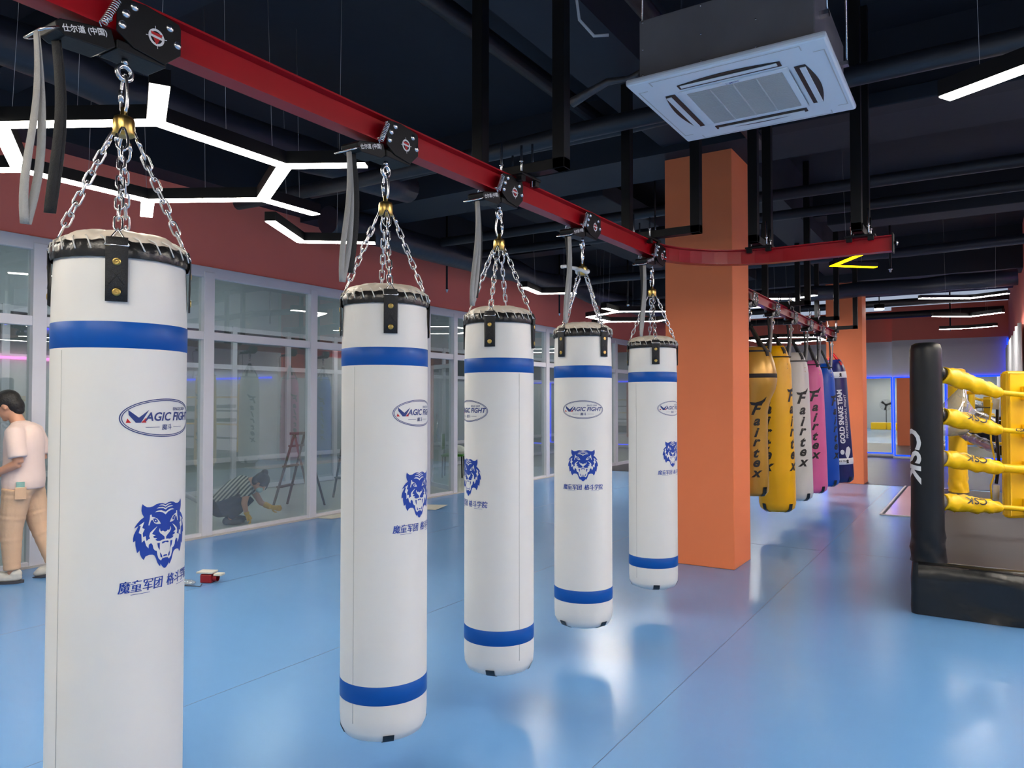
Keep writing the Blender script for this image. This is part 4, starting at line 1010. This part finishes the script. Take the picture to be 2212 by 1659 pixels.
# turnbuckles / buckle strap by pad edge
b = root('rope_spacer', at(2150, 840, 5.75), 'thin yellow rope spacer strap with pale buckles hanging left of the corner pad', 'rope spacer')
O_ = b.location.copy()
MB().tube([at(2143, 870, 5.75)-O_, at(2138, 905, 5.75)-O_, at(2141, 955, 5.75)-O_, at(2150, 1000, 5.75)-O_, at(2147, 1030, 5.75)-O_, at(2140, 1048, 5.75)-O_, at(2142, 1078, 5.75)-O_], .007, 8).build('strap', 'yellow', b)
MB().tube([at(2152, 862, 5.78)-O_, at(2150, 884, 5.78)-O_], .024, 10).build('buckle', 'paper', b)
MB().tube([at(2153, 1048, 5.78)-O_, at(2151, 1080, 5.78)-O_], .022, 10).build('buckle', 'paper', b)
MB().tube([at(2155, 880, 5.8)-O_, at(2153, 940, 5.8)-O_, at(2158, 1000, 5.8)-O_, at(2152, 1045, 5.8)-O_], .012, 8).build('cord', 'bleather', b)
# plastic bag
pb = MB(); c0 = at(2052, 905, 7.2)
vs_ = []; n = 18; rr = [(.0, .37), (.03, .30), (.09, .18), (.17, .07), (.20, -.03), (.19, -.10), (.12, -.15), (.01, -.17)]
for q, z_ in rr:
    for j in range(n): a = 2*pi*j/n; w1 = 1+.12*sin(a*3+z_*20); vs_.append(V((.22*(z_/.37 if z_ > 0 else 0)*.6+q*cos(a)*w1, q*sin(a)*w1*.6, z_)))
pb.add(vs_, [(i*n+j, i*n+(j+1) % n, (i+1)*n+(j+1) % n, (i+1)*n+j) for i in range(len(rr)-1) for j in range(n)], 0, True)
Z['film'] = glassmat('clear plastic film', (.93, .93, .93), .08, .35)
o = pb.build('plastic_bag', 'film', loc=c0); tag(o, 'crumpled clear plastic bag hanging behind the yellow rope covers', 'plastic bag')
# pale floor panel beside ring
pn = root('floor_panel', (-1.14, 10.95, 0), 'pale pink sheet panel lying on the mat left of the boxing ring', 'floor panel')
MB().box((.06, 0, .004), (.66, 3.9, .014)).build('sheet', 'pinkp', pn); MB().box((0, 0, .001), (.025, 3.9, .018)).box((.0, -.02, .001), (.66, 0, .016)).build('edge_strip', 'alu', pn)
MB().box((.025, 0, .001), (.06, 3.9, .006)).build('gap_strip', 'black_p', pn)
# ================================================================ things on the floor
sp = root('cable_spool', (-5.45, 3.86, 0), 'small red spool wrapped in white strips lying on the blue floor', 'spool', rz=R(25))
MB().lathe([(.03, 0), (.03, .085)], 20, (-.0, 0, .04), rot=M4.Rotation(pi/2, 3, 'Y')).build('core', 'redpl', sp)
MB().box((-.08, -.05, .08), (.06, .05, .094)).build('top_plate', 'shoe', sp, bevel=.003); MB().box((-.05, -.045, .0), (.05, .045, .075)).build('red_box', 'redpl', sp, bevel=.01)
MB().box((.06, -.03, .06), (.13, .035, .078)).build('white_strip', 'paper', sp, bevel=.004)
tag(MB().tube([(-5.42, 3.78, .006), (-5.36, 3.72, .006), (-5.52, 3.66, .006), (-5.44, 3.6, .006), (-5.6, 3.45, .006), (-5.75, 3.36, .006)], .0035, 6).build('thin_cable', 'sole'), 'thin dark cable trailing from the red spool', 'cable')
tag(remeshed(MB().ball((0, 0, .02), .11, .05, .022).ball((.06, .02, .022), .07, .04, .02), 'plastic_wrap', 'film', None, .01, 3, (-5.56, 3.7, 0)), 'crumpled clear plastic wrap beside the red spool', 'plastic wrap')
tag(MB().add([(0, 0, .004), (.55, .15, .004), (.5, .5, .03), (-.1, .4, .008)], [(0, 1, 2, 3)]).build('paper_sheet', 'paper', loc=(-6.95, 7.95, 0)), 'cream sheet of card on the floor between the second and third bags', 'sheet')
tag(MB().prism([(0, 0), (.3, .05), (.42, .45), (.3, .6), (.02, .5)], lambda x, y, t: V((x*.6, y, .003+t*.012)), 1).build('cardboard_scrap', 'paper', loc=(-7.22, 6.72, 0)), 'torn cardboard scraps at the foot of the glass partition', 'cardboard')
bu = root('bucket', (-7.62, 3.62, 0), 'yellow and grey container standing behind the glass beside the standing person', 'bucket')
MB().lathe([(.001, 0), (.13, 0), (.14, .08), (.14, .1)], 24).build('lower_ring', 'yellow', bu); MB().lathe([(.139, .1), (.14, .18), (.141, .2)], 24).build('label_band', 'dark', bu); MB().lathe([(.141, .2), (.145, .32), (.13, .33), (.001, .33)], 24).build('lid', 'yellow', bu)
# step ladders behind the glass
def ladder(loc, rz, h, w2, m, label, steps=5):
    r = root('step_ladder', loc, label, 'ladder', rz=rz)
    for s_ in (-1, 1):
        MB().tube([(-.30, s_*w2, 0), (0, s_*w2*.75, h)], .018, 6).build('rail', m, r); MB().tube([(.30, s_*w2, 0), (0, s_*w2*.75, h)], .016, 6).build('rear_leg', m, r)
    for i in range(1, steps+1):
        t = i/(steps+.6); x = -.30*(1-t); MB().box((x-.04, -w2*(1-.25*t), h*t-.012), (x+.04, w2*(1-.25*t), h*t+.012)).build('step', m, r)
    MB().box((-.07, -w2*.8, h-.015), (.07, w2*.8, h+.02)).build('top_cap', m, r)
ladder((-8.3, 7.35, 0), R(20), 1.05, .2, 'wood', 'worn brown stepladder behind the glass beside the crouching worker', 3)
ladder((-8.3, 8.55, 0), R(75), 1.75, .26, 'ladder', 'tall dark stepladder behind the glass left of the second bag')
tag(MB().tube([(-9.6, 5.2, .9), (-8.6, 6.25, .02)], .03, 4).build('leaning_board', 'frame'), 'pale batten leaning behind the glass by the crouching worker', 'board')
tag(MB().box((-8.35, 4.55, 0), (-8.15, 4.75, .42)).build('dark_sack', mat('dark plum cloth', (.09, .04, .07), .8), bevel=.03), 'dark plum sack standing behind the glass left of the crouching worker', 'sack')
ch = root('chair', (-8.95, 11.9, 0), 'green backed chair behind the glass with a white towel on it', 'chair', rz=R(120))
MB().box((-.22, -.22, .42), (.22, .22, .46)).build('seat', 'green', ch, bevel=.015); 
MB().box((-.22, .2, .55), (.22, .225, .86)).build('backrest', 'green', ch, bevel=.02); MB().tube([(-.235, .21, .46), (-.235, .21, .88), (.235, .21, .88), (.235, .21, .46)], .014, 8).build('back_frame', 'frame', ch)
for x in (-.2, .2):
    for y in (-.2, .2): MB().tube([(x, y, 0), (x*.95, y*.95, .42)], .014, 8).build('leg', 'black', ch)
tag(remeshed(MB().ball((0, 0, .05), .2, .12, .09).ball((-.12, .05, .03), .12, .1, .07).ball((.14, -.02, .02), .11, .09, .06), 'towel', 'towel', None, .02, 3, (-8.75, 11.75, .52)), 'bunched white towel on the green chair', 'towel')
# things reflected in the far mirrors (they stand beside and behind the camera)
for i, (x, y) in enumerate(((-5.1, -.3), (-4.3, -.25), (-3.5, -.2))):
    tag(MB().box((x, y-.5, 0), (x+.78, y, .38)).build('foam_block', 'yellow', bevel=.03), '%s yellow foam block in the mirror reflection' % ('left', 'middle', 'right')[i], 'foam block')
fn_ = root('standing_fan', (-4.4, -1.15, 0), 'black cage fan on a stand seen in the mirror', 'fan')
MB().tube([(0, 0, 0), (0, 0, 1.1)], .02, 8).build('pole', 'black', fn_); MB().lathe([(.001, 0), (.25, 0), (.22, .03), (.001, .05)], 24).build('base', 'black', fn_)
cg = MB()
for rr_ in (.1, .17, .24, .31): cg.tube([(rr_*cos(a), .1, 1.35+rr_*sin(a)) for a in [2*pi*i/32 for i in range(32)]], .004, 5, closed=True)
for i in range(16): a = 2*pi*i/16; cg.tube([(.05*cos(a), .12, 1.35+.05*sin(a)), (.31*cos(a), .1, 1.35+.31*sin(a))], .003, 4)
cg.build('cage', 'black', fn_); MB().tube([(0, -.1, 1.35), (0, .08, 1.35)], .07, 14).build('motor', 'black', fn_)
for i in range(3): a = 2*pi*i/3+.4; MB().prism([(.03, -.03), (.28, -.08), (.29, .05), (.05, .04)], lambda x, y, t, a=a: V((x*cos(a)-y*sin(a), .05+t*.006, 1.35+x*sin(a)+y*cos(a))), 1).build('blade', 'black', fn_)
# ================================================================ people
def limb(m_, pts, rads, n=14): m_.tube(pts, rads, n)
def hand(m_, W_, D_, side, curl=.5, s=1.0):
    """W_ wrist point, D_ pointing direction, side = palm sideways direction"""
    D_ = V(D_).normalized(); side = V(side); side = (side-D_*side.dot(D_)).normalized(); nrm = D_.cross(side); W_ = V(W_)
    m_.tube([W_, W_+D_*.03*s, W_+D_*.075*s], [.022*s, .030*s, .030*s], 10, flat=.65)
    for i, L in enumerate((.068, .076, .071, .055)):
        b0 = W_+D_*.07*s+side*(-.027+.018*i)*s; d1 = (D_*cos(curl*.5)-nrm*sin(curl*.5)); d2 = (D_*cos(curl*1.6)-nrm*sin(curl*1.6))
        p1 = b0+d1*L*.5*s; p2 = p1+d2*L*.5*s; m_.tube([b0, p1, p2], [.0095*s, .0088*s, .0072*s], 8); m_.ball(p2, .0072*s, n=8)
    t0 = W_+D_*.02*s-side*.024*s; t1 = t0+(D_*.6-side*.7-nrm*.3).normalized()*.035*s; t2 = t1+(D_*.9-side*.1-nrm*.4).normalized()*.03*s
    m_.tube([t0, t1, t2], [.013*s, .0105*s, .008*s], 8); m_.ball(t2, .008*s, n=8)
def head(m_, c, rot, s=1.0):
    f = lambda x, y, z_: V(c)+rot@(V((x, y, z_))*s)
    m_.ball(f(-.008, 0, .02), .094*s, .076*s, .098*s, 22, rot=rot); m_.ball(f(.022, 0, -.045), .064*s, .056*s, .07*s, 18, rot=rot)
    m_.ball(f(.066, 0, -.095), .022*s, .024*s, .018*s, 10, rot=rot)
    m_.tube([f(.082, 0, .012), f(.104, 0, -.028), f(.088, 0, -.036)], [.008*s, .013*s, .011*s], 8)
    m_.ball(f(.078, 0, -.062), .012*s, .022*s, .006*s, 8, rot=rot); m_.ball(f(.076, 0, -.074), .012*s, .019*s, .006*s, 8, rot=rot)
    for q in (-1, 1): m_.ball(f(-.005, q*.078, -.012), .018*s, .008*s, .031*s, 10, rot=rot); m_.ball(f(.078, q*.03, .018), .008*s, .016*s, .004*s, 8, rot=rot)
# --- standing person
pr_ = root('person', (-6.845, 3.045, 0), 'person with short dark hair in pale pink shirt and beige trousers standing at the glass', 'person', rz=R(222))
bd = MB()
hrot = M4.Rotation(R(28), 3, 'Y')
head(bd, (.115, 0, 1.47), hrot, 1.0)
limb(bd, [(.0, 0, 1.27), (.03, 0, 1.33), (.065, 0, 1.40), (.09, 0, 1.45)], [.07, .056, .052, .055])
bd.ball((-.01, 0, 1.12), .10, .15, .19); bd.ball((-.02, 0, .86), .10, .145, .13); bd.ball((-.005, 0, .99), .09, .125, .14)
for s_ in (1, -1):
    el = V((-.075, s_*.215, 1.0)); wr_ = V((.15, s_*.175, .90))
    limb(bd, [(-.01, s_*.13, 1.27), (-.02, s_*.175, 1.24), (-.05, s_*.20, 1.12), el], [.05, .052, .044, .037]); limb(bd, [el, el.lerp(wr_, .3), wr_], [.038, .037, .025])
    hand(bd, wr_, (1, -.35*s_, -.1), (0, 0, 1), .7)
limb(bd, [(.02, .09, .16), (.015, .09, .07)], [.036, .034]); limb(bd, [(-.20, -.10, .18), (-.235, -.10, .085)], [.036, .034])
limb(bd, [(0, .09, .8), (.02, .09, .45), (.015, .09, .12)], [.07, .05, .036]); limb(bd, [(-.02, -.09, .8), (-.10, -.10, .45), (-.22, -.1, .14)], [.07, .05, .036])
remeshed(bd, 'body', 'skin', pr_, .009, 3)
sh = MB()
sh.lathe([(.150, .79), (.157, .84), (.152, .95), (.150, 1.05), (.155, 1.15), (.152, 1.22), (.125, 1.29), (.075, 1.335), (.062, 1.345)], 30, (-.012, 0, 0), sx=1.0, sy=1.22)
sh2 = MB(); 
sh2.tube([(-.02, 0, z_) for z_ in (.775, .84, .92, 1.0, 1.08, 1.16, 1.23, 1.28)], [.147, .154, .150, .145, .144, .146, .138, .10], 30)
sh2.v = [(v[0], v[1]*1.2, v[2]) for v in sh2.v]
sh2.ball((-.015, 0, 1.24), .118, .175, .075); sh2.ball((.0, 0, 1.30), .085, .12, .05)
sh2.ball((-.075, 0, 1.20), .09, .13, .12)
for s_ in (1, -1): limb(sh2, [(-.005, s_*.10, 1.285), (-.02, s_*.17, 1.25), (-.05, s_*.205, 1.15), (-.07, s_*.22, 1.045)], [.058, .075, .072, .071])
remeshed(sh2, 'shirt', 'shirt', pr_, .010, 5)
pt = MB()
pt.ball((-.02, 0, .83), .125, .155, .12); pt.ball((-.055, .06, .80), .09, .085, .10); pt.ball((-.055, -.06, .80), .09, .085, .10)
def folds(p, r0, n=20, amp=.0035):
    P_ = [V(q) for q in p]; pts = []; rs = []
    for i in range(n+1):
        t = i/n*(len(P_)-1); a = min(int(t), len(P_)-2); f_ = t-a; pts.append(P_[a].lerp(P_[a+1], f_)); rs.append(r0[a]+(r0[a+1]-r0[a])*f_+amp*sin(i*2.4)*(.5+.5*sin(i*.7)))
    return pts, rs
a_, b_ = folds([(-.01, .085, .78), (.03, .09, .45), (.018, .09, .11)], [.112, .085, .060], 30); limb(pt, a_, b_, 18)
a_, b_ = folds([(-.03, -.085, .78), (-.10, -.10, .47), (-.215, -.10, .135)], [.112, .083, .058], 30); limb(pt, a_, b_, 18)
pn_ = remeshed(pt, 'trousers', 'pants', pr_, .009, 2)
prt = M4.Rotation(R(20), 3, 'Z')
MB().box((-.115, .158, .70), (-.035, .190, .80), rot=prt).build('back_pocket', 'pants', pn_, bevel=.005)
ph = MB().box((-.105, .172, .78), (-.045, .184, .845), rot=prt).build('phone', mat('mint phone case', (.25, .45, .40), .4, 0, .3, 30), pr_, bevel=.003); tag(ph, 'mint coloured phone in the back pocket')
hr = MB(); f = lambda x, y, z_: V((.115, 0, 1.47))+hrot@V((x, y, z_))
hr.ball(f(-.022, 0, .040), .100, .090, .092, 22, rot=hrot); hr.ball(f(-.060, 0, -.02), .062, .078, .078, 18, rot=hrot); hr.ball(f(.04, 0, .085), .06, .07, .03, 14, rot=hrot); hr.ball(f(-.06, 0, -.075), .042, .056, .04, 14, rot=hrot)
remeshed(hr, 'hair', 'hair', pr_, .008, 3)
for (x, y, rz_, z_, tilt) in ((.06, .09, 0, 0, 0), (-.19, -.10, 0, .012, R(14))):
    s1 = MB().ball((.0, 0, .045), .125, .045, .042).ball((-.07, 0, .075), .05, .04, .045).ball((.03, 0, .06), .07, .04, .035)
    rt_ = M4.Rotation(tilt, 3, 'Y')
    s1.v = [tuple(rt_@V((v[0], v[1], max(.018, v[2])))+V((x, y, z_))) for v in s1.v]
    s1 = remeshed(s1, 'shoe', 'shoe', pr_, .008, 2)
    pol = [(.135*cos(a), .048*sin(a)) for a in [2*pi*i/24 for i in range(24)]]
    MB().prism(pol, lambda a, b, t: rt_@V((a, b, .001+t*.022))+V((x, y, z_)), 1).build('sole', 'sole', s1)
tag(MB().tube([(.26, .12, .93), (.26, -.12, .93)], .035, 12).build('red_cloth', 'redpl', pr_) , 'dark red cloth held in the hands')
# --- crouching worker
cr = root('person', (-7.86, 5.86, -.003), 'person crouching behind the glass in a striped shirt with yellow gloves and face mask', 'person', rz=R(44))
bd = MB(); hrot = M4.Rotation(R(58), 3, 'Y')
head(bd, (.36, 0, .50), hrot, .95)
limb(bd, [(.20, 0, .50), (.27, 0, .525), (.34, 0, .53)], [.06, .05, .048])
limb(bd, [(-.08, 0, .23), (.05, 0, .38), (.20, 0, .49)], [.12, .11, .10])
for s_ in (1, -1):
    limb(bd, [(-.08, s_*.09, .20), (.22, s_*.13, .30)], [.085, .055]); limb(bd, [(.22, s_*.13, .30), (.02, s_*.12, .07)], [.05, .036]); bd.ball((.08, s_*.12, .035), .09, .03, .026)
wr1 = V((.23, -.22, .14)); wr2 = V((.47, .14, .17))
limb(bd, [(.20, -.13, .47), (.22, -.20, .38), (.20, -.22, .27), wr1], [.05, .045, .038, .026]); limb(bd, [(.20, .13, .47), (.26, .2, .36), (.34, .22, .22), wr2], [.05, .045, .037, .026])
remeshed(bd, 'body', 'skin', cr, .010, 3)
st_ = MB(); limb(st_, [(-.10, 0, .25), (-.02, 0, .34), (.08, 0, .43), (.18, 0, .49), (.23, 0, .50)], [.14, .145, .14, .12, .08], 20)
st_.v = [(v[0], v[1]*1.18, v[2]) for v in st_.v]
for s_ in (1, -1): limb(st_, [(.17, s_*.10, .50), (.205, s_*.17, .45), (.215+.02*(s_ > 0), s_*.20, .35)], [.08, .075, .066])
remeshed(st_, 'shirt', 'stripe', cr, .011, 3)
tr_ = MB(); tr_.ball((-.11, 0, .21), .135, .165, .13)
for s_ in (1, -1): limb(tr_, [(-.08, s_*.10, .20), (.08, s_*.12, .27), (.22, s_*.13, .32)], [.12, .10, .075]); limb(tr_, [(.22, s_*.13, .31), (.1, s_*.12, .18), (.02, s_*.12, .09)], [.072, .065, .05])
remeshed(tr_, 'trousers', 'dkpants', cr, .011, 3)
for s_ in (-1, 1): remeshed(MB().ball((.07, s_*.12, .042), .135, .048, .042).ball((-.02, s_*.12, .05), .05, .045, .05), 'shoe', 'sole', cr, .012, 2)
gl = MB(); limb(gl, [wr1+V((-.005, 0, .03)), wr1], [.036, .03]); hand(gl, wr1, (.5, 0, -.8), (0, 1, 0), .9, 1.08)
remeshed(gl, 'glove', 'glove', cr, .007, 2)
gl = MB(); limb(gl, [wr2.lerp(V((.34, .22, .22)), .6), wr2], [.040, .032]); hand(gl, wr2, (1, -.1, -.15), (0, 0, 1), .8, 1.08)
remeshed(gl, 'glove', 'glove', cr, .007, 2)
hr = MB(); f = lambda x, y, z_: V((.36, 0, .50))+hrot@(V((x, y, z_))*.95)
hr.ball(f(-.02, 0, .035), .100, .088, .095, 20, rot=hrot); hr.ball(f(-.055, 0, -.03), .06, .074, .07, 16, rot=hrot); hr.ball(f(-.085, 0, .115), .045, .045, .04, 14); hr.tube([f(.05, .05, .08), f(.1, .06, .02), f(.13, .06, -.05)], [.015, .01, .004], 8)
remeshed(hr, 'hair', 'hair', cr, .009, 2)
mk = MB().ball(f(.062, 0, -.055), .050, .056, .048, 16, rot=hrot); remeshed(mk, 'face_mask', 'mask', cr, .008, 1)
tag(MB().box((-7.36, 5.9, .02), (-7.345, 5.99, .10)).build('scraper', 'redpl'), 'small red scraper held against the glass by the crouching worker', 'scraper') if False else None
